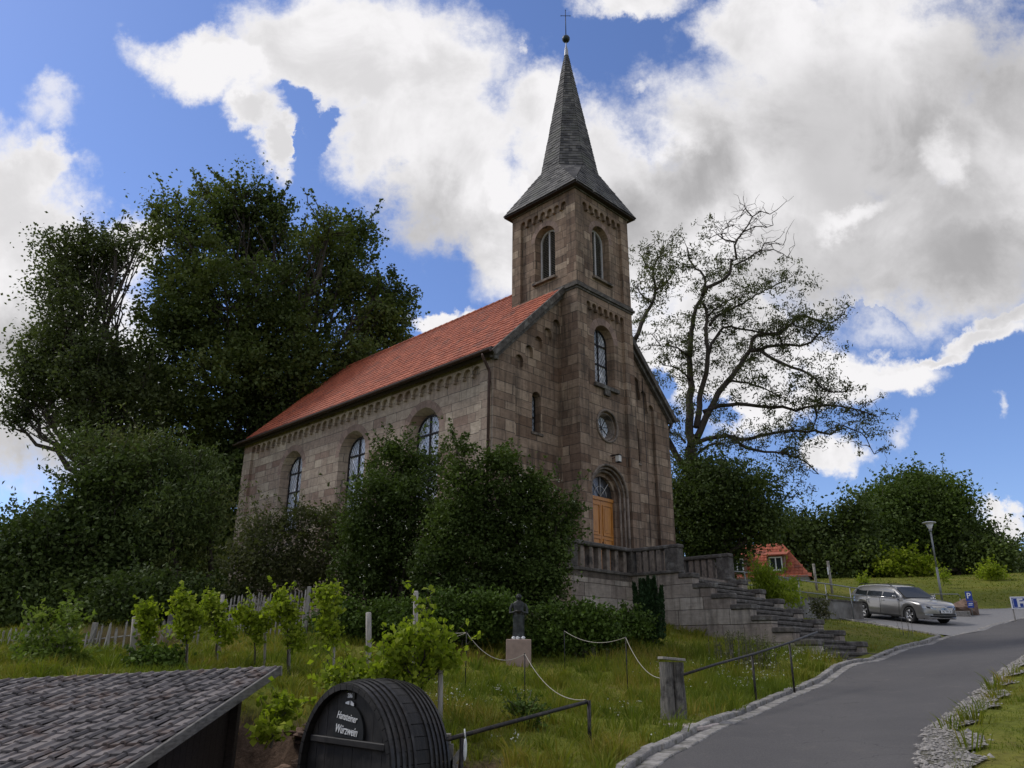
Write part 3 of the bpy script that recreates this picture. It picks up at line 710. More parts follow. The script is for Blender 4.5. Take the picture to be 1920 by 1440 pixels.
# wall lantern over the door
m=M(); m.box(5.25,5.31,-TD-.28,-TD+.1,8.52,8.56); m.tube([(5.28,-TD+.05,8.42),(5.28,-TD-.22,8.52)],.012,5); lo=m.build('wall_lantern',MT['iron'],CH)
m=M(); m.box(5.20,5.36,-TD-.32,-TD-.16,8.27,8.50,.01); m.build('lantern_glass',simple('milk_glass',(.55,.53,.48),.3,0,.05,5,0),lo)
m=M(); m.box(5.18,5.38,-TD-.34,-TD-.14,8.503,8.525); m.build('lantern_cap',MT['iron'],lo)
m=M(); m.box(5.19,5.37,-TD-.33,-TD-.15,8.25,8.267); m.build('lantern_base',MT['iron'],lo)
# string course at the foot of the belfry: two stepped bands
m=M()
for e,z0,z1 in ((.04,14.66,14.74),(.10,14.743,14.84),(.05,14.843,14.95)):
    m.box(TX0-e,TX1+e,-TD-e,-TD+.25,z0,z1)
    m.box(TX0-e,TX0+.25,-TD+.25,.3,z0,z1); m.box(TX1-.25,TX1+e,-TD+.25,.3,z0,z1)
m.build('string_course',MT['darktrim'],CH)
# belfry
for mp,c,uo,ui in ((mTF,CTR,TX0,TX1),(mTL,CTR-TX0-TD,-TD,-TD+TT),(mTR,CTR-TX0-TD,-TD,-TD+TT),(mTB,CTR,TX0,TX1)):
    fz=frieze(uo+.42,ui-.42,ZC+.16,18.52,7,0,.16)
    wz0=15.62; bw=arch(c,wz0,17.5,.54)
    m=M(); m.poly([(uo,ZC),(ui,ZC),(ui,ZB),(uo,ZB)],[fz],mp,-.004); m.reveal(fz,mp,-.004,-FD); m.poly(fz,[bw],mp,-FD); m.reveal(bw,mp,-FD,-FD-.36,arch(c,wz0+.06,17.5,.46))
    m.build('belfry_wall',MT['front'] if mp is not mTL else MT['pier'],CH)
    b=M(); b.poly(arch(c,wz0+.06,17.5,.46),[],mp,-FD-.52); bo=b.build('bell_window',MT['black'],CH)
    s=M(); z=wz0+.1
    nrm=(Vector(mp(0,0,1))-Vector(mp(0,0,0))); uax=(Vector(mp(1,0,0))-Vector(mp(0,0,0)))
    while z<17.9:
        hw=.44 if z<17.5 else math.sqrt(max(.0025,.44**2-(z-17.5)**2))
        for sx in (-1,1):
            cc=Vector(mp(c+sx*hw/2,z,-FD-.36)); ax=(uax,(nrm-Vector((0,0,.75))).normalized(),(nrm*.75+Vector((0,0,1))).normalized())
            s.obox(cc,ax,(hw/2-.02,.055,.008))
        z+=.078
    s.build('louvres',MT['louvre'],bo)
    grid_bars(mp,c,wz0+.06,17.5,.46,-FD-.31,(0,),(),.035,.06).build('window_frame',MT['white'],bo)
    ring(mp,c,17.5,.545,.76,-FD+.003,9).build('arch_stones',MT['vouss'],bo)
    s=M(); a,b_=Vector(mp(c-.6,wz0-.1,-FD-.3)),Vector(mp(c+.6,wz0+.0,.0)); s.box(min(a.x,b_.x),max(a.x,b_.x),min(a.y,b_.y),max(a.y,b_.y),wz0-.1,wz0-.003); s.build('sill',MT['trim'],bo)
m=M(); e=.05; m.box(TX0-e,TX1+e,-TD-e,-TD+TT+e,ZB-.06,ZB+.08); m.build('cornice',MT['darktrim'],CH)
# spire: slates laid course by course
def slate_face(mm,A0,B0,A1,B1,ch=.16,sw=.24,lift=.016):
    A0,B0,A1,B1=[Vector(p) for p in (A0,B0,A1,B1)]
    H=((A1+B1)/2-(A0+B0)/2).length; n=max(1,int(H/ch)); nr=(B0-A0).cross(A1-A0 if (A1-A0).length>0 else B1-A0).normalized()
    for j in range(n):
        t0,t1=j/n,min(1,(j+1.35)/n); La_,Lb=A0.lerp(A1,t0),B0.lerp(B1,t0); Ua,Ub=A0.lerp(A1,t1),B0.lerp(B1,t1)
        w=(Lb-La_).length; k=max(1,int(w/sw+.5)); cuts=[0]+[min(.98,max(.02,(i+(.5 if j%2 else 0)+random.uniform(-.15,.15))/k)) for i in range(1 if j%2==0 else 0,k)]+[1]
        cuts=sorted(cuts)
        for a,b in zip(cuts[:-1],cuts[1:]):
            if b-a<.01: continue
            l=lift+random.uniform(0,.016); off=nr*l; o2=nr*.003; dz=(Ua-La_).normalized()*random.uniform(-.012,.012)
            p0,p1=La_.lerp(Lb,a)+off+dz,La_.lerp(Lb,b)+off+dz; p2,p3=Ua.lerp(Ub,b)+o2,Ua.lerp(Ub,a)+o2
            q0,q1=p0-off,p1-off
            mm.add([p0,p1,p2,p3,q0,q1],[(0,1,2,3),(4,5,1,0)])
sc=(CTR,-TD+TT/2); ov=.27; zk=20.98; rk=1.2; za=28.35
cs=[(sc[0]-TT/2-ov,sc[1]-TT/2-ov),(sc[0]+TT/2+ov,sc[1]-TT/2-ov),(sc[0]+TT/2+ov,sc[1]+TT/2+ov),(sc[0]-TT/2-ov,sc[1]+TT/2+ov)]
oc=[(sc[0]+rk/math.cos(math.pi/8)*math.cos(math.pi*(-5/8)+k*math.pi/4),sc[1]+rk/math.cos(math.pi/8)*math.sin(math.pi*(-5/8)+k*math.pi/4)) for k in range(8)]
ze0=19.14; sp=M(); ra=.075
ap=[(sc[0]+ra*math.cos(math.pi*(-5/8)+k*math.pi/4),sc[1]+ra*math.sin(math.pi*(-5/8)+k*math.pi/4)) for k in range(8)]
# flared foot with one intermediate break, then the steep octagon
for k in range(4):
    a,b=cs[k],cs[(k+1)%4]; c0,c1=oc[2*k],oc[2*k+1]
    slate_face(sp,(*a,ze0),(*b,ze0),(*c0,zk),(*c1,zk),.17,.26)
    d0=oc[(2*k+2)%8]
    slate_face(sp,(*b,ze0),(*b,ze0+.001),(*c1,zk),(*d0,zk),.17,.26)
for k in range(8):
    slate_face(sp,(*oc[k],zk),(*oc[(k+1)%8],zk),(*ap[k],za-.55),(*ap[(k+1)%8],za-.55),.15,.22)
spo=sp.build('spire_roof',MT['slate'],CH)
m=M(); m.box(cs[0][0]+.02,cs[1][0]-.02,cs[0][1]+.02,cs[2][1]-.02,ze0-.07,ze0-.012); m.build('eaves_board',MT['darkwood'],spo)
m=M(); m.lathe([(.105,za-.62),(.085,za-.3),(.03,za-.02),(.022,za+.2)],8,(sc[0],sc[1],0)); m.build('lead_cap',MT['lead'],spo)
m=M(); m.sphere((sc[0],sc[1],28.72),.185,16,10); m.build('ball',simple('oxidised_copper_ball',(.035,.045,.05),.45,.5,.2,8,.1),spo)
m=M(); m.tube([(sc[0],sc[1],28.85),(sc[0],sc[1],30.42)],[.025,.016],6); 
m.tube([(sc[0]-.14,sc[1]+.14,30.10),(sc[0]+.14,sc[1]-.14,30.10)],.014,5)
for q in ((sc[0]-.15,sc[1]+.15,30.10),(sc[0]+.15,sc[1]-.15,30.10),(sc[0],sc[1],30.44)): m.sphere(q,.028,6,4)
m.build('cross',MT['iron'],spo)
# nave roof of clay tiles
def tiles(mm,O,U,V,nu,nv,tw,th,camber=.022,lift=.03,skip=None,jit=.004,lap=1.18):
    """O lower corner, U unit vector along eave, V unit vector up the slope"""
    O,U,V=Vector(O),Vector(U),Vector(V); N=U.cross(V).normalized()
    if N.z<0: N=-N
    for j in range(nv):
        for i in range(nu):
            x=(i+(.5 if j%2 and skip=='stagger' else 0))*tw; y=j*th
            if skip and skip!='stagger' and not skip(x+tw/2,y+th/2): continue
            l=lift+random.uniform(-jit,jit); dy=random.uniform(-jit,jit)*2; K=4 if camber>0 else 7; vs=[];fs=[]
            tilt=random.uniform(-jit,jit)
            for (yy,hh) in ((dy,l),(th*lap,.004)):
                for k in range(K+1):
                    t=k/K; vs.append(O+U*(x+.004+t*(tw-.006))+V*(y+yy)+N*(hh+(camber*math.sin(t*math.pi) if camber>0 else -camber*math.sin(math.pi*min(1,t/.42)))+tilt*(t-.5)))
            for k in range(K+1):
                t=k/K; vs.append(vs[k]-N*.02)
            for k in range(K): fs+=[(k,k+1,K+2+k,K+1+k),(2*K+2+k,2*K+3+k,k+1,k)]
            mm.add(vs,fs)
    return mm
OVS,OVF,OVB=.42,.22,.35
rv=Vector((WN/2+0.0,0,ZR-ZE)).normalized(); eave=Vector((0,-OVF,ZE+.14))-rv*OVS
slen=math.hypot(WN/2,ZR-ZE)+OVS
nv=int(slen/.34); thh=slen/nv; nu=int((LN+OVF+OVB)/.235)
def not_tower(x,y):
    p=eave+Vector((0,1,0))*x+rv*y
    return not (p.x>TX0+.03 and p.y<-TD+TT-.03)
m=M(); tiles(m,eave,(0,1,0),rv,nu,nv,(LN+OVF+OVB)/nu,thh,.02,.03,not_tower); rfo=m.build('roof',MT['redtile'],CH)
rv2=Vector((-rv.x,0,rv.z)); eave2=Vector((WN,-OVF,ZE+.14))-rv2*OVS
m=M()
nu2=30; tiles(m,eave2,(0,1,0),rv2,nu,nv,(LN+OVF+OVB)/nu,thh,.02,.03,lambda x,y: not ((eave2+rv2*y).x<TX1-.03 and x-OVF<-TD+TT)); m.build('roof_slope',MT['redtile'],rfo)
# decking below the tiles, with thickness
m=M()
for ev,r in ((eave,rv),(eave2,rv2)):
    N=Vector((0,1,0)).cross(r).normalized(); N=N if N.z>0 else -N
    for ya,yb,xa,xb in ((0,LN+OVF+OVB,0,1e9),):
        Lr=slen; 
        # split round the tower
        def slab(y0,y1,s0,s1):
            P=[ev+Vector((0,1,0))*y+r*s for y,s in ((y0,s0),(y1,s0),(y1,s1),(y0,s1))]
            m.add([p-N*.012 for p in P]+[p-N*.13 for p in P],[(0,1,2,3),(7,6,5,4),(0,4,5,1),(1,5,6,2),(2,6,7,3),(3,7,4,0)])
        st_=(TX0-0+OVS*rv.x)/rv.x+.05
        slab(0,-TD+TT+OVF-.02,0,st_); slab(-TD+TT+OVF-.02,LN+OVF+OVB,0,slen)
m.build('roof_boards',MT['darkwood'],rfo)
m=M()
for i in range(int((LN+OVB+TD-TT)/.4)):
    y=-TD+TT+.0+i*.4; m.tube([(WN/2,y,ZR+.16),(WN/2,y+.43,ZR+.145)],[.105,.095],8,False)
m.build('ridge_tiles',MT['redtile'],rfo)
# stone verge along the gable
for sgn,ev,r in ((1,eave,rv),(-1,eave2,rv2)):
    m=M(); N=Vector((-r.z,0,r.x)) if r.x>0 else Vector((r.z,0,-r.x)); N=N if N.z>0 else -N
    a=ev+Vector((0,0,0)); 
    for q0,q1,h0,h1,y0,y1 in ((0,slen,-.16,.05,-OVF-.05,-OVF+.06),(0.0,slen,-.30,-.165,-OVF+.07,-.0)):
        P0=Vector((ev.x,0,ev.z))+r*q0; P1=Vector((ev.x,0,ev.z))+r*(min(q1,(TX0+OVS*rv.x-.02)/rv.x))
        vs=[Vector((p.x,y,p.z))+N*h for p in (P0,P1) for y in (y0,y1) for h in (h0,h1)]
        m.add(vs,[(0,1,3,2),(4,6,7,5),(0,4,5,1),(2,3,7,6),(0,2,6,4),(1,5,7,3)])
    m.build('verge_stones',MT['darktrim'],rfo)
# eaves: stone cornice, timber soffit, gutter, downpipe (left side and right side)
for x0,sg in ((0,-1),(WN,1)):
    m=M(); 
    a,b=(-.10,.05) if sg<0 else (WN-.05,WN+.10); m.box(a,b,.003,LN,ZE-.16,ZE-.03)
    m.build('cornice',MT['trim'],CH)
    m=M(); a,b=(-.27,-.0) if sg<0 else (WN,WN+.27); m.box(a,b,-OVF+.07,LN+OVB,ZE-.027,ZE+.06); m.build('soffit',MT['darkwood'],CH)
    gx=x0+sg*.40; gz=ZE-.16+.0
    m=M(); n=10; prof=[(gx+.085*math.cos(math.pi+math.pi*k/n),gz+.05+.085*math.sin(math.pi+math.pi*k/n)) for k in range(n+1)]
    prof2=[(gx+.078*math.cos(math.pi+math.pi*k/n),gz+.05+.078*math.sin(math.pi+math.pi*k/n)) for k in range(n+1)][::-1]
    P=prof+prof2; nP=len(P); vs=[(x,-OVF-.02,z) for x,z in P]+[(x,LN+OVB,z) for x,z in P]
    m.add(vs,[(k,(k+1)%nP,nP+(k+1)%nP,nP+k) for k in range(nP)]); m.face([vs[k] for k in range(n+1)])
    go=m.build('gutter',MT['copper'],CH)
    m=M(); m.tube([(gx,.12,gz),(gx,.12,gz-.12),(x0+sg*.10,.14,gz-.5),(x0+sg*.07,.14,gz-.62),(x0+sg*.07,.14,3.0)],.05,8)
    for z in (10.2,8.2,6.2,4.4): m.tube([(x0+sg*.07,.14,z),(x0+sg*.07,.14,z+.05)],.06,8)
    m.build('downpipe',MT['copper'],go)
# kneeler stones at the gable feet
for x0 in (-.22,WN-.12):
    m=M(); m.box(x0,x0+.34,-.13,.0-.003,ZE-.32,ZE+.02,.02); m.build('kneeler',MT['darktrim'],CH)
# lightning conductor down the right of the facade
m=M(); m.tube([(8.55,-FD*0-.02,12.6),(8.55,-.02,4.0)],.012,4); m.build('lightning_conductor',MT['iron'],CH)
# ------------------------------------------------------------------ terrace and stairs
TE=empty('entrance_terrace',(*L2W(5,-3),0),0,'stone church terrace with balustrade and long flight of stepped stairs','terrace')
TE.rotation_euler=(0,0,math.pi/2-A); 
XA,XB,XC,YT,YS,ZT=.85,3.81,7.1,-2.5,-4.2,4.06
TE.location=(CX,CY,0)
m=M()
m.poly([(XA,1.0),(XB,1.0),(XB,ZT),(XA,ZT)],[],lambda u,v,w:(u,YT,v),0)
m.poly([(YT,.8),(YS,.8),(YS,ZT),(YT,ZT)],[],lambda u,v,w:(XB,u,v),0)
m.poly([(YT,1.0),(0,1.0),(0,ZT),(YT,ZT)],[],lambda u,v,w:(XA,u,v),0)
m.poly([(XC,1.0),(9.5,1.0),(9.5,ZT),(XC,ZT)],[],lambda u,v,w:(u,YT,v),0)
m.poly([(YT,1.0),(0,1.0),(0,ZT),(YT,ZT)],[],lambda u,v,w:(9.5,u,v),0)
m.poly([(XC+.36,1.0),(YT,1.0)][:0] or [(YT,.8),(YS,.8),(YS,ZT),(YT,ZT)],[],lambda u,v,w:(XC,u,v),0)
m.build('retaining_wall',MT['terrace'],TE)
m=M(); m.box(XA,9.5,YT,-TD+.05,ZT-.2,ZT); m.box(XB+.02,XC-.02,YS+.02,YT,ZT-.2,ZT-.03); m.build('floor',MT['trim'],TE)
def coping(x0,x1,y0,y1,z,h,e,name,mat): 
    m=M(); m.box(x0-e,x1+e,y0-e,y1+e,z,z+h,.02); return m.build(name,mat,TE)
BW=.26
coping(XA,XB-.001,YT,YT+BW,ZT-.02,.10,.06,'coping',MT['darktrim'])
coping(XB,XB+BW,YS,YT-.07,ZT-.015,.10,.06,'coping',MT['darktrim'])
coping(XC-BW,XC,YS,YT,ZT-.015,.10,.06,'coping',MT['darktrim'])
coping(XC,9.5,YT,YT+BW,ZT-.02,.10,.06,'coping',MT['darktrim'])
def post(x,y,w=.34,d=.30): 
    m=M(); m.box(x-w/2,x+w/2,y-d/2,y+d/2,ZT+.082,ZT+.73,.015); return m.build('pier',MT['darktrim'],TE)
def bal(x,y,along):
    m=M(); hw,hd=(.085,.10) if along=='x' else (.10,.085)
    m.box(x-hw,x+hw,y-hd,y+hd,ZT+.082,ZT+.73,.012); return m.build('baluster',MT['trim'],TE)
post(XA+.13,YT+BW/2); post(XB+.10,YT+BW/2-.02,.36,.36); post(XB+BW/2,YS+.2,.32,.48); post(XC-BW/2,YS+.2,.32,.48); post(9.5-.13,YT+BW/2); post(XC-.10,YT+BW/2-.02,.36,.36)
for i in range(6): bal(XA+.13+(XB-XA)*(i+1)/7,YT+BW/2,'x'); 
for i in range(5): bal(XC-.1+(9.5-XC)*(i+1)/6,YT+BW/2,'x')
for i in range(4): bal(XB+BW/2,YT+(YS+.45-YT)*(i+1)/5,'y'); bal(XC-BW/2,YT+(YS+.45-YT)*(i+1)/5,'y')
def rail(x0,x1,y0,y1): 
    m=M(); m.box(x0,x1,y0,y1,ZT+.733,ZT+.86,.03); m.build('balustrade_rail',MT['darktrim'],TE)
rail(XA-.07,XB-.001,YT-.06,YT+BW+.06); rail(XB,XB+BW+.06,YS-.07,YT+BW+.06); rail(XC-BW-.06,XC,YS-.07,YT+BW+.06); rail(XC+.001,9.57,YT-.06,YT+BW+.06)
# stairs: steps between stepped cheek walls on both sides, two steps to each tier
z=ZT; y=YS; NS=15; run=.295; rise=.16; CW=.36
xi0,xi1=XB+CW,XC-CW
for i in range(NS):
    m=M(); z1=ZT-rise*(i+1); ya=YS-run*(i+1); m.box(xi0-.02,xi1+.02,ya-.04,ya+run,z1-.09,z1,.018); m.box(xi0-.02,xi1+.02,ya,ya+run,z1-.6,z1-.094); m.build('step',MT['darktrim'],TE)
for x0,x1 in ((XB,XB+CW),(XC-CW,XC)):
    m=M()
    for k in range(8):
        ya=YS+.12-.59*k if k else YS-.001; yb=YS-.47-.59*k; zt=ZT-.03-.32*k
        m.box(x0+.001*k,x1-.001*k,yb,YS-.59*k+.12 if k else YS,0.6,zt-.002*k-.15)
        c=M(); c.box(x0-.04,x1+.04,yb-.04,ya,zt-.15,zt,.025); c.build('cap_stone',MT['darktrim'],TE)
    m.build('stair_cheek_wall',MT['terrace'],TE)
m=M()
m.box(XB-.1,XC+.4,YS-run*NS-.2,YS-run*NS,1.4,1.6,.03); m.build('landing_slabs',MT['darktrim'],TE)
# ------------------------------------------------------------------ vegetation
def zc_of(p): return (p[1])*math.cos(PI_)+(p[2]-EYE)*math.sin(PI_)
def blob(px,py,rx,ry,D,dd=None):
    c=at(px,py,D); z=zc_of(c); return (c,rx/F*z,(dd if dd else (rx+ry)/2/F*z*.8),ry/F*z)
def unit(v): return v/np.maximum(np.linalg.norm(v,axis=1),1e-9)[:,None]
def leaf_quads(P,L,Wd,droop=0.0,up=.6,lv=.35,axis=None):
    """diamond leaves round the points P"""
    n=len(P); nrm=RNG.normal(size=(n,3)); nrm[:,2]+=up*1.5; nrm=unit(nrm)
    a=RNG.normal(size=(n,3)) if axis is None else axis+RNG.normal(size=(n,3))*.4
    a[:,2]-=droop*2; a=unit(a-nrm*(a*nrm).sum(1)[:,None]) if droop==0 else unit(a)
    b=unit(np.cross(a,nrm)); s=(1+RNG.uniform(-lv,lv,n))[:,None]
    fold=np.cross(b,a)*Wd*.18
    V=np.stack([P-a*L/2*s,P+b*Wd/2*s+fold,P+a*L/2*s,P-b*Wd/2*s+fold],1)
    return V.reshape(-1,3)
def crown_points(blobs,ncl,nleaf,cr,shell=.45,flat=.7,drop=0.0):
    """clumps scattered through each ellipsoid (towards its skin), leaves scattered through each clump"""
    out=[];cl=[]
    vol=np.array([b[1]*b[2]*b[3] for b in blobs])**.72; vol/=vol.sum()
    for b,v in zip(blobs,vol):
        k=max(3,int(ncl*v)); d=unit(RNG.normal(size=(k,3))); r=(shell+(1-shell)*RNG.random(k)**.6)*(1+RNG.normal(0,.07,k))
        c=np.array(b[0])+d*r[:,None]*np.array(b[1:4]); cl.append(c)
        w=np.exp(RNG.normal(0,.45,k)); cnt=np.maximum(2,(nleaf*w).astype(int))
        idx=np.repeat(np.arange(k),cnt); q=RNG.normal(size=(len(idx),3))*np.array([1,1,flat])*(cr*(.5+.5*w[idx]))[:,None]*.55
        out.append(c[idx]+q)
    return np.concatenate(out),cl
def wiggle(a,b,n=5,amp=.08,sag=0):
    a,b=Vector(a),Vector(b); d=(b-a).length; P=[]
    for i in range(n+1):
        t=i/n; w=math.sin(math.pi*t)*d*amp
        P.append(a.lerp(b,t)+Vector((random.uniform(-1,1)*w,random.uniform(-1,1)*w,random.uniform(-1,1)*w*.6+sag*math.sin(math.pi*t)*d)))
    return P
def tree(name,label,cat,base,blobs,mat,bark,trunk_r,ncl,nleaf,cr,L,Wd,group=None,fork=.35,droop=0,shell=.45,twigs=10,stems=1,up=.6,limb=True,flat=.7,spr=9,sl=1.7):
    base=Vector(base); o=empty(name,base,0,label,cat,group)
    P,cl=crown_points(blobs,ncl,nleaf,cr,shell,flat)
    shoots=[]
    for b in blobs:
        for k in range(spr):
            d=Vector(RNG.normal(size=3)); d.z=abs(d.z)*.8-.15; d.normalize(); st=b[0]+Vector((d.x*b[1],d.y*b[2],d.z*b[3]))*.8
            ln=cr*sl*random.uniform(.5,1.25); e=st+(d*.7+Vector((0,0,.45))+Vector(RNG.normal(size=3))*.3)*ln; q=wiggle(st,e,5,.06); shoots.append([b[0],b[0].lerp(st,.6)]+q[:])
            for i in range(1,6):
                nn=max(2,int(nleaf*.10)); P=np.r_[P,np.array(q[i])+RNG.normal(size=(nn,3))*cr*.20*(1.15-i*.13)]
    V=leaf_quads(P,L,Wd,droop,up)-np.array(base)
    np_mesh('crown',V,4,mat,o)
    m=M(); cen=sum((b[0] for b in blobs),Vector())/len(blobs); lo=min(b[0].z-b[3] for b in blobs)
    fk=base.lerp(cen,fork); 
    if limb:
        roots=[]
        for s in range(stems):
            off=Vector((random.uniform(-1,1),random.uniform(-1,1),0))*trunk_r*(2.2 if stems>1 else 0)
            f=fk+off*3; pts=wiggle(base+off-Vector((0,0,.3)),f,5,.03); pts[0]=base+off-Vector((0,0,.3))
            m.tube([p-base for p in pts],[trunk_r*(1.25 if i==0 else 1)*(1-.09*i) for i in range(len(pts))],9); roots.append(f)
        for b,c in zip(blobs,cl):
            f=min(roots,key=lambda r:(r-b[0]).length); r0=trunk_r*.5
            pts=wiggle(f,b[0],6,.07); m.tube([p-base for p in pts],[r0*(1-.13*i) for i in range(len(pts))],6)
            for k in range(min(twigs,len(c))):
                e=Vector(c[random.randrange(len(c))]); s=pts[random.randrange(2,len(pts))]
                q=wiggle(s,e,5,.10); m.tube([p-base for p in q],[r0*.3*(1-.15*i) for i in range(len(q))],4,False)
        for q in shoots: m.tube([p-base for p in q],[max(.004,trunk_r*.05)]*7+[.003],3,False)
        m.build('trunk',bark,o)
    return o
LM={}
LM['lime']=leafmat('lime_leaves',[(0,(0.040,0.052,0.019)),(.5,(0.075,0.099,0.029)),(.85,(0.124,0.146,0.045)),(1,(0.182,0.190,0.070))],.28,nscale=.18)
LM['maple']=leafmat('maple_leaves',[(0,(0.041,0.054,0.022)),(.6,(0.079,0.095,0.036)),(1,(0.135,0.159,0.061))],.28,nscale=.25)
LM['willow']=leafmat('shrub_leaves',[(0,(0.046,0.064,0.020)),(.5,(0.085,0.114,0.033)),(.9,(0.154,0.160,0.053)),(1,(0.207,0.137,0.081))],.2,nscale=.3,amount=.65)
LM['elder']=leafmat('dark_hazel_leaves',[(0,(0.035,0.052,0.014)),(.6,(0.066,0.095,0.022)),(.93,(0.105,0.144,0.031)),(1,(0.176,0.201,0.086))],.2,nscale=.5)
LM['olive']=leafmat('olive_leaves',[(0,(0.048,0.054,0.022)),(.6,(0.084,0.090,0.036)),(1,(0.144,0.138,0.072))],.25,nscale=.6)
LM['ivy']=leafmat('ground_cover_leaves',[(0,(0.041,0.063,0.014)),(.6,(0.077,0.120,0.022)),(1,(0.127,0.188,0.037))],.2,nscale=.6)
LM['vine']=leafmat('vine_leaves',[(0,(0.106,0.147,0.013)),(.5,(0.211,0.258,0.023)),(.9,(0.317,0.350,0.036)),(1,(0.365,0.350,0.081))],.4,nscale=.8,amount=.3)
LM['fresh']=leafmat('pale_green_leaves',[(0,(0.080,0.120,0.023)),(.6,(0.160,0.210,0.039)),(1,(0.272,0.300,0.078))],.3,nscale=.8)
LM['wood']=leafmat('woodland_leaves',[(0,(0.038,0.055,0.019)),(.5,(0.067,0.093,0.026)),(1,(0.121,0.159,0.040))],.2,nscale=.12,amount=.6)
LM['woodb']=leafmat('bright_woodland_leaves',[(0,(0.054,0.074,0.021)),(.5,(0.086,0.125,0.028)),(1,(0.155,0.198,0.045))],.25,nscale=.15,amount=.6)
LM['thuja']=leafmat('thuja_sprays',[(0,(.014,.03,.010)),(.6,(.028,.055,.018)),(1,(.05,.09,.025))],.1,nscale=1)
LM['locust']=leafmat('locust_leaves',[(0,(.04,.045,.022)),(.6,(.075,.08,.035)),(1,(.12,.125,.055))],.35,nscale=.3)
LM['sumac']=leafmat('sumac_leaves',[(0,(.12,.16,.012)),(.6,(.20,.25,.025)),(1,(.30,.33,.04))],.45,nscale=.8)
LM['weed']=leafmat('dry_weeds',[(0,(.05,.06,.025)),(.6,(.10,.10,.05)),(1,(.18,.16,.09))],.2,nscale=.8)
def B(l,D,jit=1.5,dd=None): return [blob(a,b,c,d,D+random.uniform(-jit,jit),dd) for a,b,c,d in l]
# big lime behind the nave
tree('lime_tree','huge dark green lime tree rising behind the red church roof','tree',at(520,1080,41),
 B([(330,415,48,40),(405,385,45,42),(455,370,55,35),(515,405,38,50),(440,450,110,70),(350,500,75,90),(615,440,45,40),(670,455,50,55),(590,520,130,90),(430,580,180,100),(700,560,58,60),(740,560,42,50),(440,880,50,60),(480,830,60,40),(700,640,62,80),(350,615,66,80),(560,680,160,100),(420,720,190,100),(735,620,30,38),(480,800,140,90),(270,700,70,70),(300,840,140,80),(640,740,90,70)],41,2.2),
 LM['lime'],MT['barkd'],.55,1500,75,.62,.20,.15,None,.35,twigs=16,shell=.3)
tree('maple_tree','tall grey green maple with a drooping low branch left of the lime tree','tree',at(200,1100,38),
 B([(140,470,70,50),(190,510,45,60),(110,540,55,55),(140,600,60,60),(90,660,70,55),(60,700,50,45),(150,720,90,70),(50,765,42,38),(25,790,20,14),(215,460,40,18),(265,445,35,14),(190,680,60,60),(140,800,40,34),(225,760,90,80),(230,880,60,60)],37,1.5),
 LM['maple'],MT['barkd'],.4,620,60,.62,.18,.12,None,.4,twigs=14,shell=.25)
# lower trees at left
tree('willow_tree','broad olive green willow shrub touching the rear corner of the church','tree',at(330,1150,27),
 B([(335,880,70,55),(270,900,90,70),(385,955,42,70),(315,980,100,90),(230,1000,100,90),(345,1060,75,80),(260,1090,110,70),(280,850,50,35),(370,890,35,40),(180,840,60,40)],27,1.2),
 LM['willow'],MT['barkd'],.22,620,55,.5,.17,.055,None,.35,droop=.35,stems=3,shell=.35)
tree('cherry_tree','dark round crowned cherry tree at the left edge above the picket fence','tree',at(110,1170,25),
 B([(165,925,50,42),(120,990,70,52),(45,1005,45,42),(190,970,70,70),(60,1040,90,80),(160,1050,110,80),(20,1090,70,70),(130,1120,130,50),(215,890,45,40)],25,1.2),
 LM['wood'],MT['barkd'],.2,560,60,.5,.14,.09,None,.3,stems=2,shell=.35)
tree('dark_bush','low dark bush in the shade behind the picket fence','bush',at(300,1165,22.5),
 B([(250,1120,90,45),(350,1125,80,40),(120,1140,90,40),(425,1125,35,30),(30,1140,60,45)],23.5,.8),LM['wood'],MT['barkd'],.08,260,60,.4,.13,.08,None,.3,stems=3,shell=.3)
tree('dark_bush','tall dark hedge like bush behind the willow, beside the rear corner of the church','bush',at(400,1150,39),
 B([(400,930,60,70),(370,1000,90,80),(410,1040,50,80),(300,1060,120,90),(200,1090,120,70),(60,1110,100,60),(400,1110,60,50)],39,1),LM['wood'],MT['barkd'],.15,700,60,.8,.2,.15,None,.3,stems=3,shell=.3)
# bushes in front of the nave
tree('olive_shrub','loose olive green shrub below the rear nave windows','shrub',at(550,1120,24),
 B([(490,990,40,38),(565,985,45,42),(620,1000,35,50),(500,1040,60,50),(590,1050,70,50),(450,1070,40,50),(660,1010,30,40),(540,1090,90,40)],24,1.0),
 LM['olive'],MT['barkl'],.07,330,42,.34,.11,.06,None,.3,stems=4,spr=16,sl=2.2,shell=.35,twigs=14)
tree('elder_bush','tall pointed dark bush covering the foot of the middle nave window','bush',at(740,1160,22.3),
 B([(745,850,30,28),(735,890,45,45),(790,880,28,30),(710,930,50,50),(770,940,65,55),(700,990,55,50),(770,1010,80,70),(690,1060,60,60),(750,1090,90,60),(670,1120,50,40),(820,870,14,14)],22.3,.7),
 LM['elder'],MT['barkd'],.06,640,62,.3,.10,.055,None,.3,stems=4,spr=14,sl=2.3,shell=.35,twigs=12)
tree('hazel_bush','massive round dark green bush hiding the front corner of the nave','bush',at(940,1170,20.6),
 B([(858,850,8,34),(866,905,34,34),(940,880,30,34),(990,915,38,34),(915,950,80,50),(1000,960,45,50),(860,990,60,60),(950,1010,90,60),(1015,1010,50,40),(1050,990,30,20),(880,1060,80,60),(980,1070,75,55),(820,1060,50,60),(1030,1060,35,45),(1065,960,16,10),(950,1110,80,45),(1010,1115,50,40),(900,1110,60,40)],20.8,.6),
 LM['elder'],MT['barkd'],.06,960,60,.28,.09,.065,None,.3,stems=5,spr=14,sl=2.3,shell=.4,twigs=12)
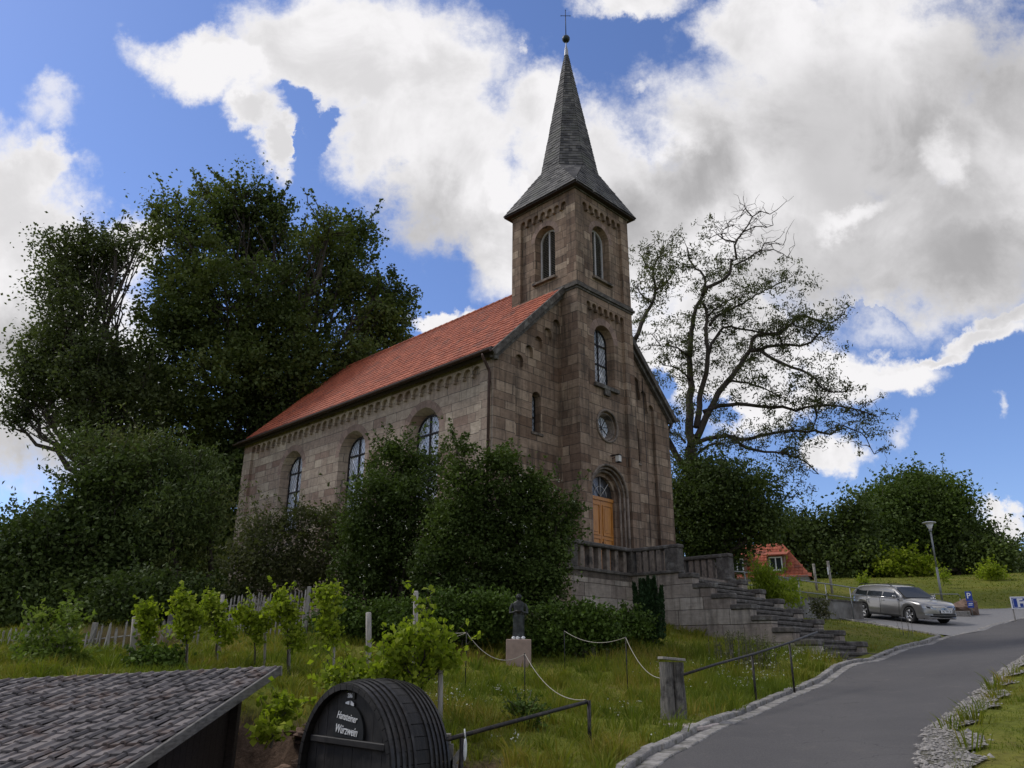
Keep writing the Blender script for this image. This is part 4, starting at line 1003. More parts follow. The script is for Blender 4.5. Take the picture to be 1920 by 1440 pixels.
for (lab,bl,D,nc) in (('low leafy ground cover bush left of the statue',[(850,1150,70,38),(780,1165,60,32),(900,1170,60,35),(840,1190,60,25),(930,1140,45,30)],19.3,280),
 ('low leafy ground cover bush right of the statue',[(1040,1170,50,32),(1100,1165,48,32),(1060,1200,60,22),(1130,1190,38,22),(1015,1195,30,24)],19.2,230),
 ('small dark bush at the inner corner below the terrace',[(1185,1175,28,28),(1165,1190,26,20),(1205,1190,20,18)],20.2,80),
 ('dark tangled bush between the vines and the tall pointed bush',[(640,1165,45,35),(690,1180,45,30),(730,1160,40,30)],19.6,170)):
    bx=sum(b[0] for b in bl)/len(bl); by=max(b[1]+b[3] for b in bl)
    tree('ground_cover_bush',lab,'bush',at(bx,by,D),B(bl,D,.4),LM['ivy'],MT['barkl'],.03,nc,50,.22,.085,.065,'low bushes at the foot of the church',.3,stems=3,shell=.4,twigs=4)
# blossom on the bushes: clusters of small white flowers
def flowers(name,pts,size,mat,label,cat=None,kind='stuff'):
    P=np.array(pts); V=leaf_quads(P,size,size*.9,0,1.2); o=np_mesh(name,V,4,mat); tag(o,label,cat,None,kind); return o
MT['blossom']=simple('white_petals',(.42,.42,.34),.7,0,.2,30,0)
# thuja beside the stairs
def thuja(px,py,D,h,w):
    b=at(px,py,D); o=empty('thuja',b,0,'pointed dark green thuja growing against the stair wall','conifer')
    pts=[];ax=[]
    for k in range(11):
        a=random.uniform(0,2*math.pi); r=w*.5*math.sqrt(random.random()); hh=h*random.uniform(.62,1)*(1-.35*r/w); bx,by=r*math.cos(a),r*math.sin(a)
        n=1400; t=RNG.random(n); rad=w*.22*(1-t**1.5)*RNG.random(n)**.4+.02; th=RNG.random(n)*6.283
        q=np.c_[bx*(.45+.55*t)+rad*np.cos(th),by*(.45+.55*t)+rad*np.sin(th),t*hh]; pts.append(q); ax.append(np.c_[np.cos(th)*.35,np.sin(th)*.35,np.ones(n)])
    V=leaf_quads(np.concatenate(pts),.10,.03,0,0,axis=np.concatenate(ax)*2)
    np_mesh('crown',V,4,LM['thuja'],o); m=M(); m.tube([(0,0,-.1),(0,0,h*.5)],[.06,.03],6); m.build('trunk',MT['barkl'],o)
thuja(1222,1196,20.6,1.75,.85)
# right side: dark bush mass under the locust
tree('chestnut_tree','dense dark chestnut tree right of the church under the locust tree','tree',at(1360,1075,43),
 B([(1310,900,50,45),(1360,920,70,60),(1410,940,55,50),(1425,985,45,35),(1310,980,60,80),(1360,1000,65,50),(1335,1050,45,40),(1280,960,40,60)],43,1.6),
 LM['wood'],MT['barkd'],.3,620,66,.7,.18,.13,None,.3,shell=.35)
def locust():
    D0=45; base=at(1288,1075,D0); o=empty('locust_tree',base,0,'tall half bare locust tree with twisted limbs standing right of the tower','tree')
    tr=[ ([(330,1760),(326,1440),(325,1300),(325,1150)],34,30),
     ([(325,1150),(318,1000),(325,850),(318,740),(330,600),(345,540),(375,470),(385,380),(345,340),(320,300),(308,250)],24,4),
     ([(375,470),(400,430),(470,400),(500,370),(505,310),(530,300),(520,240),(550,190),(580,150),(600,110),(640,90),(680,100)],11,2),
     ([(520,330),(580,300),(640,265),(700,260),(735,280),(760,295)],6,1.5),([(640,265),(660,230),(700,225),(740,240)],4,1.2),
     ([(525,225),(480,215),(440,190),(405,210)],6,1.5),([(465,210),(470,170),(520,150)],4,1.2),([(560,180),(620,155),(670,160),(695,150)],5,1.2),([(600,110),(570,80),(550,110)],4,1),
     ([(350,1060),(370,900),(395,820),(400,740),(390,640),(400,560),(380,500)],18,7),
     ([(400,740),(420,680),(470,610),(540,610),(600,625),(680,640),(740,610)],10,3),
     ([(350,1110),(400,1000),(450,900),(510,830),(560,760),(590,710),(600,660),(650,640),(720,640),(780,590),(830,560),(880,570),(950,590),(1000,560)],19,3),
     ([(590,715),(640,710),(700,690),(760,690),(820,695),(860,680),(900,640),(930,600)],11,3),
     ([(640,715),(700,760),(780,790),(860,820),(900,870),(960,900),(1040,890)],10,2.5),
     ([(380,990),(450,965),(540,955),(640,970),(740,970),(800,985),(870,960),(960,960),(1040,970),(1110,990),(1165,1010)],12,2.5),
     ([(345,1130),(400,1110),(480,1100),(560,1110),(640,1095),(740,1080),(840,1075),(920,1085),(980,1080),(1010,1050),(1060,1070),(1110,1110),(1150,1180)],12,2),
     ([(500,1100),(580,1150),(660,1170),(760,1180),(850,1220),(900,1270)],9,2.5),([(335,1200),(400,1140),(470,1130)],9,4),
     ([(410,600),(440,560),(500,530),(560,500),(620,465),(680,430),(720,410),(780,380)],9,2),
     ([(400,560),(470,500),(560,460)],7,2),([(510,850),(580,860),(660,890),(740,930),(800,960)],7,2),
     ([(720,640),(740,700),(730,740)],5,2),([(780,590),(830,620),(900,640)],6,2),([(880,960),(890,1010),(880,1050)],6,2),
     ([(75,660),(110,570),(150,500),(165,420),(150,350),(190,280),(200,230)],13,3),([(165,440),(220,400),(260,340)],7,2),([(150,350),(110,300),(90,270)],6,2),([(326,1290),(240,1150),(150,1000),(70,880),(40,780),(75,660)],17,13),
     ([(300,1130),(260,1080),(225,1090)],7,2),([(150,500),(90,450),(80,400)],6,2),([(318,740),(260,700),(190,690),(150,640)],7,2),([(325,850),(270,800),(200,780)],6,2)]
    m=M(); tips=[]
    for pts,r0,r1 in tr:
        n=len(pts); dz=random.uniform(-3,3) if len(pts)>5 and r0<30 else random.uniform(-1.5,1.5)
        if r0>=30: dz=0
        P=[]
        for i,(x,y) in enumerate(pts):
            px=1160+x/2.4; py=360+y/2.4; t=i/(n-1); P.append(at(px,py,D0+dz*t+random.uniform(-.25,.25)*(i>0)))
        Q=dense(np.array([list(p) for p in P]),.45); q=len(Q)
        R=[(r0+(r1-r0)*i/(q-1))*1.75/2.4/2/F*46 for i in range(q)]
        Q[1:-1]+=RNG.normal(0,.035,(q-2,3))
        m.tube([Vector(p)-base for p in Q],R,7 if r0>8 else 5)
        if r0<30:
            for i in range(q):
                if R[i]<.13 or i>q*.35: tips.append((Q[i],R[i],y))
    # bare twigs everywhere, leaves on most of them
    L_=[];AX=[]
    for (p,r,_) in tips:
        py=720-F*0
        for k in range(1 if r>.10 else 2):
            d=Vector(RNG.normal(size=3)); d.z=abs(d.z)*.6; d.normalize(); l=random.uniform(.5,1.9)
            e=Vector(p)+d*l; q=wiggle(Vector(p),e,5,.16); m.tube([x-base for x in q],[.028,.024,.02,.016,.012,.008],3,False)
            q2=wiggle(q[3],q[3]+Vector(RNG.normal(size=3))*.45,3,.15); m.tube([x-base for x in q2],[.014,.011,.009,.007],3,False)
            # dead top: no leaves above the line of the bare crown
            pr=e-Vector((0,0,EYE)); 
            pz=pr.y*math.cos(PI_)+pr.z*math.sin(PI_); ypx=720-F*((-pr.y*math.sin(PI_)+pr.z*math.cos(PI_))/pz); xpx=960+F*pr.x/pz
            if ypx<470 and xpx>1330: 
                continue
            dens=1.0
            for s in (q[3],q[5],q2[3]):
                nn=RNG.integers(8,24); L_.append(np.array(s)+RNG.normal(size=(nn,3))*np.array([.17,.17,.11])-np.array([0,0,.10]))
    P=np.concatenate(L_); V=leaf_quads(P,.22,.07,.35,.2)-np.array(base)
    np_mesh('crown',V,4,LM['locust'],o)
    # leafy sprays in the middle and lower crown
    P,_=crown_points(B([(1250,500,50,45),(1225,560,40,60),(1260,620,60,50),(1240,700,40,50),(1280,760,40,60),(1540,590,50,45),(1500,540,60,35),(1460,600,70,35),(1400,650,60,50),(1450,720,70,50),(1380,560,50,60),(1350,500,45,30),(1530,740,60,40),(1600,770,40,35),(1560,680,35,40),(1400,800,90,40),(1500,820,60,35),(1480,900,60,45),(1420,880,70,40),(1520,900,35,25),(1630,800,20,35),(1330,720,60,90),(1290,870,50,50)],45,2),300,34,.40,.2)
    V=leaf_quads(P,.22,.066,.35,.2)-np.array(base); np_mesh('crown',V,4,LM['locust'],o)
    m.build('trunk',MT['barkd'],o)
locust()
# woodland edge beyond the meadow
def wt(lab,bl,D,nc,mat,name='woodland_tree',cat='tree',by=1092,nl=60,L=.27,grp='trees along the top of the meadow',cr=1.1,tr=.3):
    bx=sum(b[0] for b in bl)/len(bl); p=at(bx,by,D); p.z=tz(p.x,p.y)
    tree(name,lab,cat,p,B(bl,D,1.5),LM[mat],MT['barkd'],tr,nc,nl,cr,L,L*.7,grp,.3,shell=.35,twigs=8)
wt('large round topped tree, the tallest beyond the meadow, behind the street lamp',[(1722,925,52,42),(1675,945,45,40),(1770,945,48,40),(1720,985,90,62),(1650,985,45,45),(1800,1000,34,40),(1700,1045,90,42),(1785,1045,60,42)],66,1100,'woodb')
wt('thin see-through birch like tree between the red roofed house and the tall round tree',[(1570,978,34,18),(1612,962,28,24),(1540,998,35,22),(1590,1010,40,30),(1610,1040,40,40),(1560,1050,30,25),(1590,1078,50,14),(1540,1080,40,12)],60,300,'wood',nl=36)
wt('dark tree behind the red roofed house, left end of the tree line',[(1500,985,22,16),(1510,1010,26,20),(1480,1010,40,28),(1530,1040,35,30),(1470,1040,50,20)],62,330,'wood',nl=50)
wt('dark spreading tree right of the tall round tree with ragged top',[(1830,1015,28,22),(1850,1045,40,22),(1815,1055,40,26),(1640,1078,40,14),(1868,1030,12,9)],63,330,'wood')
wt('far brownish trees at the right edge of the picture',[(1890,1052,30,14),(1920,1060,30,16),(1880,1065,40,14),(1960,1050,40,26),(2020,1040,60,40)],74,330,'maple')
wt('light green bush at the foot of the tall round tree',[(1690,1055,28,16),(1720,1062,26,14),(1665,1068,20,10)],58,110,'vine','meadow_bush','bush',1084,34,.26,'bushes on the meadow',.6,.08)
wt('small light green shrub alone on the upper meadow at the right',[(1858,1072,14,9),(1868,1078,12,7),(1850,1080,10,6)],50,40,'vine','meadow_bush','bush',1090,30,.16,'bushes on the meadow',.35,.05)
wt('slim green sapling behind the parked car roof',[(1619,1088,6,8),(1620,1098,5,7)],46,10,'vine','sapling','sapling',1108,26,.12,None,.22,.02)
wt('slim green sapling just right of the street lamp',[(1768,1075,7,8),(1770,1085,8,8)],47,12,'vine','sapling','sapling',1100,26,.12,None,.22,.02)
# yellow green sumac beside the stairs
tree('sumac_bush','yellow green sumac with drooping fronds beside the upper stairs','bush',at(1455,1135,27.5),
 B([(1440,1085,22,20),(1465,1105,28,20),(1435,1110,20,16),(1480,1125,18,14),(1425,1075,12,10)],27.5,.5),LM['sumac'],MT['barkl'],.03,90,30,.28,.20,.035,None,.3,droop=.5,stems=3,shell=.3)
tree('reddish_shrub','thin yellowish shrub hanging over the concrete wall','shrub',at(1535,1165,31),
 B([(1535,1135,12,12),(1540,1150,12,10)],31,.3),LM['weed'],MT['barkl'],.015,26,20,.2,.1,.06,None,.3,stems=2,shell=.3)
# garden shrubs at left
tree('raspberry_shrub','pale green leafy shrub standing in front of the low picket fence','shrub',at(100,1278,13.6),
 B([(60,1220,34,30),(110,1215,34,30),(130,1175,16,24),(65,1165,16,18),(80,1250,50,22),(150,1240,22,26),(125,1150,8,10)],13.8,.35),LM['fresh'],MT['barkl'],.012,100,24,.15,.10,.05,None,.3,stems=5,shell=.3)
tree('peony_bush','round dark low bush between the vines and the shed roof','bush',at(288,1262,13.4),B([(285,1240,38,18),(260,1245,20,15),(315,1245,20,14)],13.4,.2),LM['ivy'],MT['barkl'],.012,90,40,.13,.07,.05,None,.3,stems=4,shell=.4)
tree('rose_bush','small bush behind the black handrail','bush',at(985,1375,11),B([(985,1330,26,20),(975,1350,24,16),(1000,1345,18,18)],11,.15),LM['ivy'],MT['barkl'],.008,42,28,.1,.05,.035,None,.3,stems=4,shell=.3)
# vines on stakes
def vine(px,pb,D,blobs,lab,stake=None,n=30,leaf=.11):
    b=at(px,pb,D); b.z=tz(b.x,b.y)
    o=tree('grape_vine',lab,'vine',b,B([(a,b_,c*.62,d_*1.15) for a,b_,c,d_ in blobs],D,.12,.13),LM['vine'],MT['barkd'],.022,n,24,.12,leaf,leaf*.95,'grape vines in the grass',.55,shell=.2,twigs=3,up=.2)
    return o
def stake(px,pt,pb,D,r,lab,lean=0,grp='vineyard stakes'):
    a=at(px,pb,D); t=at(px+lean,pt,D); m=M(); a.z=min(a.z,tz(a.x,a.y))-.05
    d=(t-a); m.tube([Vector((0,0,0)),d*.5,d*.985,d],[r,r,r,r*.7],7); o=m.build('wooden_stake',MT['stake'],None,a); tag(o,lab,'stake',grp); return o
vs_=[(275,1225,14.5,[(278,1145,14,12),(272,1165,12,14),(280,1190,10,16)],'small grape vine at the left end of the row beside the thick post'),
 (350,1250,13.2,[(340,1130,13,16),(352,1155,24,18),(345,1180,18,20),(368,1165,12,14)],'tall bushy grape vine, second from the left in the row'),
 (408,1240,14.2,[(400,1150,22,14),(412,1175,16,20),(395,1130,10,10),(425,1195,12,16)],'grape vine in front of the white stake at the end of the upper fence'),
 (486,1240,13.8,[(470,1160,20,18),(492,1165,22,18),(480,1190,16,16),(448,1160,12,14)],'spreading grape vine in the middle of the row'),
 (543,1245,13.6,[(530,1125,10,12),(538,1150,18,22),(545,1180,18,22),(556,1205,10,14),(520,1150,12,14)],'tall grape vine right of the upper picket fence end'),
 (616,1245,13.4,[(610,1120,16,14),(620,1145,16,18),(612,1170,16,16),(620,1195,14,16)],'column shaped grape vine, last of the row before the dark bushes')]
for v in vs_: vine(v[0],v[1],v[2],v[3],v[4],n=30,leaf=.072)
stake(247,1156,1245,14.8,.055,'thick leaning grey stake beside the leftmost vine',7)
stake(418,1116,1180,17,.04,'tall pale stake at the near end of the upper picket fence')
stake(290,1160,1215,15,.028,'thin stake inside the small leftmost vine'); stake(352,1120,1245,13.3,.022,'thin stake showing above the tall bushy vine')
stake(409,1135,1230,14.3,.025,'thin stake carrying the vine before the upper fence'); stake(499,1128,1230,14,.022,'thin stake behind the spreading middle vine')
stake(545,1115,1240,13.7,.022,'thin stake inside the tall vine right of the upper fence'); stake(693,1148,1240,15.5,.055,'grey green stake in front of the dark tangled bush',-2)
stake(778,1108,1262,13.2,.042,'tall pale square stake above the vine over the cask',2); stake(628,1160,1240,13.5,.02,'thin stake inside the column shaped vine')
stake(131,1168,1275,14.6,.04,'pale stake inside the leafy shrub at the left')
# arbour vine above the cask
o=tree('grape_vine','large pale green grape vine sprawling over the old wine cask','vine',at(832,1335,10.9),
 B([(805,1168,16,10),(770,1188,20,14),(800,1205,34,16),(745,1228,34,16),(690,1255,48,14),(635,1268,34,10),(800,1240,34,16),(735,1268,50,12),(655,1285,26,8),(845,1232,20,12),(718,1302,14,10),(695,1322,12,11),(765,1285,18,7)],10.8,.25,.3),
 LM['vine'],MT['barkd'],.035,125,20,.15,.082,.07,'grape vines in the grass',.5,shell=.15,twigs=6,up=.2,spr=5,sl=2.4)
stake(826,1255,1345,10.9,.035,'short dark post propping the sprawling vine')
# tall dry weeds before the stair wall, grasses
def stalks(name,lab,cat,px,py,D,w,h,n,mat,leaves=14):
    b=at(px,py,D); b.z=tz(b.x,b.y); o=empty(name,b,0,lab,cat); m=M(); P=[]
    for i in range(n):
        x,y=random.gauss(0,w/3),random.gauss(0,w/5); hh=h*random.uniform(.6,1); lx,ly=random.gauss(0,.06),random.gauss(0,.06)
        m.tube([(x,y,-.05),(x+lx*.5,y+ly*.5,hh*.5),(x+lx,y+ly,hh)],[.008,.006,.003],3,False)
        for k in range(leaves):
            t=random.uniform(.2,1); P.append((x+lx*t+random.gauss(0,.03),y+ly*t+random.gauss(0,.03),hh*t))
    m.build('stems',mat,o)
    if P: np_mesh('leaves',leaf_quads(np.array(P),.09,.018,.0,.2),4,LM['weed'],o); return o
stalks('tall_weeds','clump of tall dry weeds in front of the stair wall','weeds',1392,1226,18.5,1.0,.85,60,MT['barkl'])
stalks('bare_twigs','thin bare shrub twigs on the lawn before the parked car','twigs',1690,1185,27.5,.45,.95,6,MT['barkl'],0)
stalks('bare_twigs','small brown twiggy weed at the kerb end of the lawn','twigs',1100,1190,18.8,.5,.3,14,MT['barkl'],10)
# ------------------------------------------------------------------ grass and wild flowers
def visible_mask(x,y):
    ok=~carve(x,y); 
    lx=(x-CX)*math.sin(A)+(y-CY)*math.cos(A); ly=-(x-CX)*math.cos(A)+(y-CY)*math.sin(A)
    ok&=~((lx>-.1)&(lx<WN+.1)&(ly>-1)&(ly<LN)); ok&=~((lx>XA)&(lx<9.6)&(ly<0)&(ly>YT)); ok&=~((lx>XB-.1)&(lx<XC+.1)&(ly<YT)&(ly>-9.7))
    gx=np.interp(0,[0],[0]); return ok
GV=inpoly
GP=np.r_[gin,(gin*.45+gout*.55)[::-1]]
def grass():
    V=[]
    for (y0,y1,n,h,w) in ((7.5,12,60000,.10,.011),(12,17,75000,.13,.015),(17,25,70000,.15,.022),(25,40,60000,.14,.035),(40,60,50000,.16,.06)):
        y=RNG.uniform(y0,y1,n); x=RNG.uniform(-.72,.70,n)*(y+1); k=visible_mask(x,y)&(pit(x,y)<.3)&~inpoly(x,y,GP); x,y=x[k],y[k]
        # clumps: keep more where a noise field is high
        f=np.sin(x*1.9+3*np.sin(y*.7))*np.sin(y*2.3+2*np.sin(x*.9)); k=RNG.random(len(x))<.55+.4*f; x,y,f=x[k],y[k],f[k]
        z=terr(x,y)-.01; n=len(x); rd=inpoly(x,y,np.array([(2.4,11.5),(11,20),(14,28),(16,29),(15,33),(9,30),(9.6,21.5),(6,17.2)]))
        tall=np.where(inpoly(x,y,np.array([(2.2,12),(3.5,12.7),(9.6,20),(9,21),(5.5,21),(2,19)])),1.9,1.0)
        lawn=inpoly(x,y,np.array([(10,20.5),(12,24.5),(16.3,29.3),(14,34),(10,30),(8,24)])); tall=np.where(lawn|(y>24)|inpoly(x,y,np.r_[gout,[[40,20],[30,-10]]]),.45,tall)
        hh=h*tall*RNG.uniform(.4,1.25,n)*(1+.5*np.clip(f,0,1)); th=RNG.random(n)*6.283; le=RNG.normal(0,.35,(n,2))*hh[:,None]
        b=np.c_[x,y,z]; s=np.c_[np.cos(th),np.sin(th),np.zeros(n)]*w*.5*(.7+.6*RNG.random(n))[:,None]
        tip=b+np.c_[le,hh]; V.append(np.stack([b-s,b+s,tip],1).reshape(-1,3))
    tc=[]
    for i in range(1500):
        D=random.uniform(8.5,24); x=random.uniform(-.65,.66)*(D+.5)
        tc.append((x,D))
    tc=np.array(tc); k=visible_mask(tc[:,0],tc[:,1])&(pit(tc[:,0],tc[:,1])<.2)&~inpoly(tc[:,0],tc[:,1],GP)&~inpoly(tc[:,0],tc[:,1],np.array([(10,20.5),(12,24.5),(16.3,29.3),(14,34),(10,30),(8,24)])); tc=tc[k&~inpoly(tc[:,0],tc[:,1],np.r_[gout,[[40,20],[30,-10]]])]
    for (x,y) in tc:
        n=int(RNG.integers(14,40)); hh=RNG.uniform(.12,.34)*RNG.uniform(.5,1,n); r=RNG.normal(0,.06,(n,2)); b=np.c_[x+r[:,0],y+r[:,1],np.full(n,tz(x,y)-.02)]
        d=unit(np.c_[r,np.full(n,.01)]); th=RNG.random(n)*6.283; w_=.010+.0006*y; sd=np.c_[np.cos(th),np.sin(th),np.zeros(n)]*w_*.5
        md=b+d*(hh*.25)[:,None]+np.c_[np.zeros((n,2)),hh*.7]; tp=b+d*(hh*.75)[:,None]+np.c_[np.zeros((n,2)),hh]
        V.append(np.stack([b-sd,b+sd,md+sd*.7],1).reshape(-1,3)); V.append(np.stack([b-sd,md+sd*.7,md-sd*.7],1).reshape(-1,3)); V.append(np.stack([md-sd*.7,md+sd*.7,tp],1).reshape(-1,3))
    m=leafmat('grass_blades',[(0,(0.068,0.096,0.011)),(.35,(0.115,0.144,0.017)),(.6,(0.162,0.168,0.022)),(.8,(0.216,0.174,0.033)),(1,(0.324,0.228,0.077))],.35,nscale=.55,amount=.6,rough=.6)
    o=np_mesh('grass',np.concatenate(V),3,m); tag(o,'uneven meadow grass, green to straw yellow, around church and road','grass',None,'stuff')
grass()
def pebbles():
    n=9000; k=RNG.integers(0,len(gin)-1,n); t=RNG.random(n)[:,None]; q=np.clip(RNG.beta(1.2,1.5,n)*1.25-.08,-.1,1.15)[:,None]
    a=gin[k]*(1-t)+gin[k+1]*t; b=gout[k]*(1-t)+gout[k+1]*t; p=a*(1-q)+b*q; kk=(p[:,1]>6.5)&(p[:,1]<22); p=p[kk]; n=len(p)
    z=terr(p[:,0],p[:,1])+.036; c=np.c_[p,z]; r=RNG.gamma(3,.0045,n)+.008; R3=np.c_[r*RNG.uniform(.8,1.4,n),r*RNG.uniform(.8,1.4,n),r*RNG.uniform(.5,.8,n)]
    th=RNG.random(n)*6.283; cx,sx=np.cos(th),np.sin(th)
    def P(x,y,z): return c+np.c_[(x*cx-y*sx)*R3[:,0],(x*sx+y*cx)*R3[:,1],z*R3[:,2]]
    E=[P(1,0,0),P(.3,1,.1),P(-1,.2,0),P(-.1,-1,0)]; T=P(.1,0,1); V=[]
    for i in range(4): V.append(np.stack([E[i],E[(i+1)%4],T],1))
    V=np.concatenate([np.stack(V,1).reshape(n,-1,3)],0).reshape(-1,3)
    me_v=V; o=np_mesh('gravel_stones',me_v,3,simple('pebble_stone',(.26,.24,.215),.9,0,.45,20,.2,.002)); tag(o,'loose grey gravel stones along the right edge of the road','gravel',None,'stuff')
pebbles()
fl=[]
def scatter(px0,px1,py0,py1,D0,D1,n,h):
    cs2=[(random.random(),random.uniform(px0,px1)) for _ in range(max(3,n//14))]
    for i in range(int(n*.7)):
        t,px=random.choice(cs2); t=min(1,max(0,random.gauss(t,.10))); px=random.gauss(px,22); py=py0+(py1-py0)*t; D=D0+(D1-D0)*t; p=at(px,py,D); p.z=tz(p.x,p.y)+random.uniform(.4,1)*h
        if not visible_mask(np.array([p.x]),np.array([p.y]))[0]: continue
        for k in range(random.randint(2,5)): fl.append((p.x+random.gauss(0,.025),p.y+random.gauss(0,.025),p.z+random.gauss(0,.015)))
scatter(1290,1600,1215,1290,20,15,260,.32); scatter(1100,1300,1180,1420,19,10,60,.12); scatter(780,1200,1260,1430,14.5,9.5,110,.12); scatter(830,900,1290,1350,12.5,11.5,40,.12); scatter(1400,1650,1190,1235,21,18,60,.3)
flowers('wild_flowers',fl,.026,MT['blossom'],'small white wild flowers dotted through the meadow grass')
fb=[]
for bl,D in (([(1000,940,80,60),(900,1040,100,80),(850,1150,100,40),(1090,1170,60,30),(760,1050,80,80)],20.2),):
    for b in B(bl,D,.2):
        for i in range(26):
            d=Vector(RNG.normal(size=3)).normalized(); d.y=-abs(d.y); c=Vector(b[0])+Vector((d.x*b[1],d.y*b[2],d.z*b[3]))*random.uniform(.9,1.05)
            for k in range(4): fb.append(c+Vector(RNG.normal(size=3))*.03)
flowers('bush_blossom',fb,.034,MT['blossom'],'tiny pale blossoms scattered over the dark bushes before the church')
# ------------------------------------------------------------------ tiled shed in the foreground
def shed():
    Apt=at(520,1252,11); Lp=at(0,1277,10.4); U=(Lp-Apt).normalized(); Bp=at(237,1440,7.5); V=(Apt-Bp).normalized()
    o=empty('shed',(Apt.x,Apt.y,-.45),0,'low dark shed with a sagging roof of weathered grey tiles','shed')
    o0=Vector(o.location); O=Apt-V*6.0-o0; m=M(); random.seed(3)
    tiles(m,O,U,V,46,22,.155,6.0/22,-.026,.024,None,.011,1.12)
    m.build('roof',MT['greytile'],o)
    N=U.cross(V).normalized(); N=N if N.z>0 else -N; Ax=Apt-o0
    m=M(); P=[O-N*.03-U*.0,O+U*7.2-N*.03,Ax+U*7.2-N*.03,Ax-N*.03]; m.add(P+[p-N*.05 for p in P],[(0,1,2,3),(7,6,5,4),(0,4,5,1),(1,5,6,2),(2,6,7,3),(3,7,4,0)]); m.build('roof_boards',MT['darkwood'],o)
    m=M(); c=(O+Ax)/2-U*.03-N*.035; m.obox(c,(V,U,N),(3.02,.018,.055),.004); m.build('barge_board',simple('dark_grey_barge_board',(.15,.14,.125),.9,0,.4,8,.6,.01,(6,.7,6),c2=(.06,.055,.05)),o)
    m=M(); m.obox(Ax+U*3.5-N*.05+V*.03,(U,V,N),(3.55,.018,.06),.004); m.build('top_board',MT['greywood'],o)
    # boarded walls
    x0=Ax.x-.42; m=M()
    y=Ax.y-.1; i=0
    while y>O.y+.5:
        zt=(Apt.z-o0.z)-.16+(y-Ax.y)*(V.z/V.y)-.05
        m.box(x0-.03+random.uniform(-.006,.006),x0,y-.17,y,0,zt); y-=.178
    m.build('side_wall',MT['darkwood'],o)
    m=M(); m.box(x0-6.5,x0-.05,Ax.y-.25,Ax.y-.2,0,1.62); m.build('back_wall',MT['darkwood'],o)
    for k,yy in enumerate((-.4,-2.6,-4.9)):
        m=M(); zt=(Apt.z-o0.z)-.14+yy*(V.z/V.y)-.03; m.box(x0+.005,x0+.11,yy-.06,yy+.06,0,zt,.006); m.build('post',MT['darkwood'],o)
shed()
# loose rock of the bank between shed and cask
def rock(m,c,r,sub=2):
    n=9; b=len(m.v); vs=[]; 
    import itertools
    ph=[random.uniform(0,6) for _ in range(6)]
    K,J=10,7; P=[]
    for i in range(J+1):
        a=math.pi*i/J
        for k in range(K):
            t=2*math.pi*k/K; d=Vector((math.sin(a)*math.cos(t),math.sin(a)*math.sin(t),math.cos(a)))
            q=1+.22*math.sin(d.x*3.1+ph[0])*math.cos(d.y*2.7+ph[1])+.15*math.sin(d.z*5+ph[2]+d.x*3)
            P.append((c[0]+d.x*r[0]*q,c[1]+d.y*r[1]*q,c[2]+d.z*r[2]*q))
    m.add(P,[(i*K+k,(i+1)*K+k,(i+1)*K+(k+1)%K,i*K+(k+1)%K) for i in range(J) for k in range(K)])
random.seed(12); m=M()
for i in range(420):
    px=random.uniform(465,600); t=random.random(); py=1290+160*t; D=10.9-3.1*t+random.uniform(-.15,.15); p=at(px,py,D)
    zz=tz(p.x,p.y); r=random.uniform(.03,.12); rock(m,(p.x,p.y,zz+random.uniform(-.02,.04)),(r*1.5,r*1.1,r*.45))
tag(m.build('bank_rubble',MT['rock']),'brown broken slabs of rock on the bank between shed and cask','rubble',None,'stuff')
tree('bramble','pale green leafy shoots on the rock bank beside the cask','bush',at(510,1350,9.9),B([(520,1345,18,20),(500,1375,16,14),(540,1330,12,12)],9.9,.3,.2),LM['vine'],MT['barkl'],.01,40,9,.12,.09,.08,None,.3,stems=4,shell=.2)
# ------------------------------------------------------------------ wine cask
def textmesh(body,size,mat,name,parent,M4,shear=.25,extr=.003,bold=0):
    cu=bpy.data.curves.new(name,'FONT'); cu.body=body; cu.size=size; cu.shear=shear; cu.extrude=extr; cu.align_x='CENTER'; cu.align_y='CENTER'; cu.offset=bold; cu.resolution_u=3
    o=bpy.data.objects.new(name,cu); C.objects.link(o); dg=bpy.context.evaluated_depsgraph_get(); dg.update()
    me=bpy.data.meshes.new_from_object(o.evaluated_get(dg)); bpy.data.objects.remove(o); me.transform(M4); me.materials.clear(); me.materials.append(mat)
    q=bpy.data.objects.new(name,me); C.objects.link(q); q.parent=parent; return q
MT['blackstave']=simple('blackened_oak',(.015,.0135,.012),.6,0,.5,7,.5,.01,(.6,8,.6),c2=(.035,.031,.027),spec=.3)
MT['hoop']=simple('dark_hoop_steel',(.04,.038,.036),.42,.6,.5,14,.3,.004,c2=(.03,.025,.022))
MT['boardblack']=simple('blackboard',(.008,.009,.009),.6,0,.2,10,.1,.002)
MT['chalk']=simple('chalk_white',(.62,.62,.60),.8,0,.1,20,0)
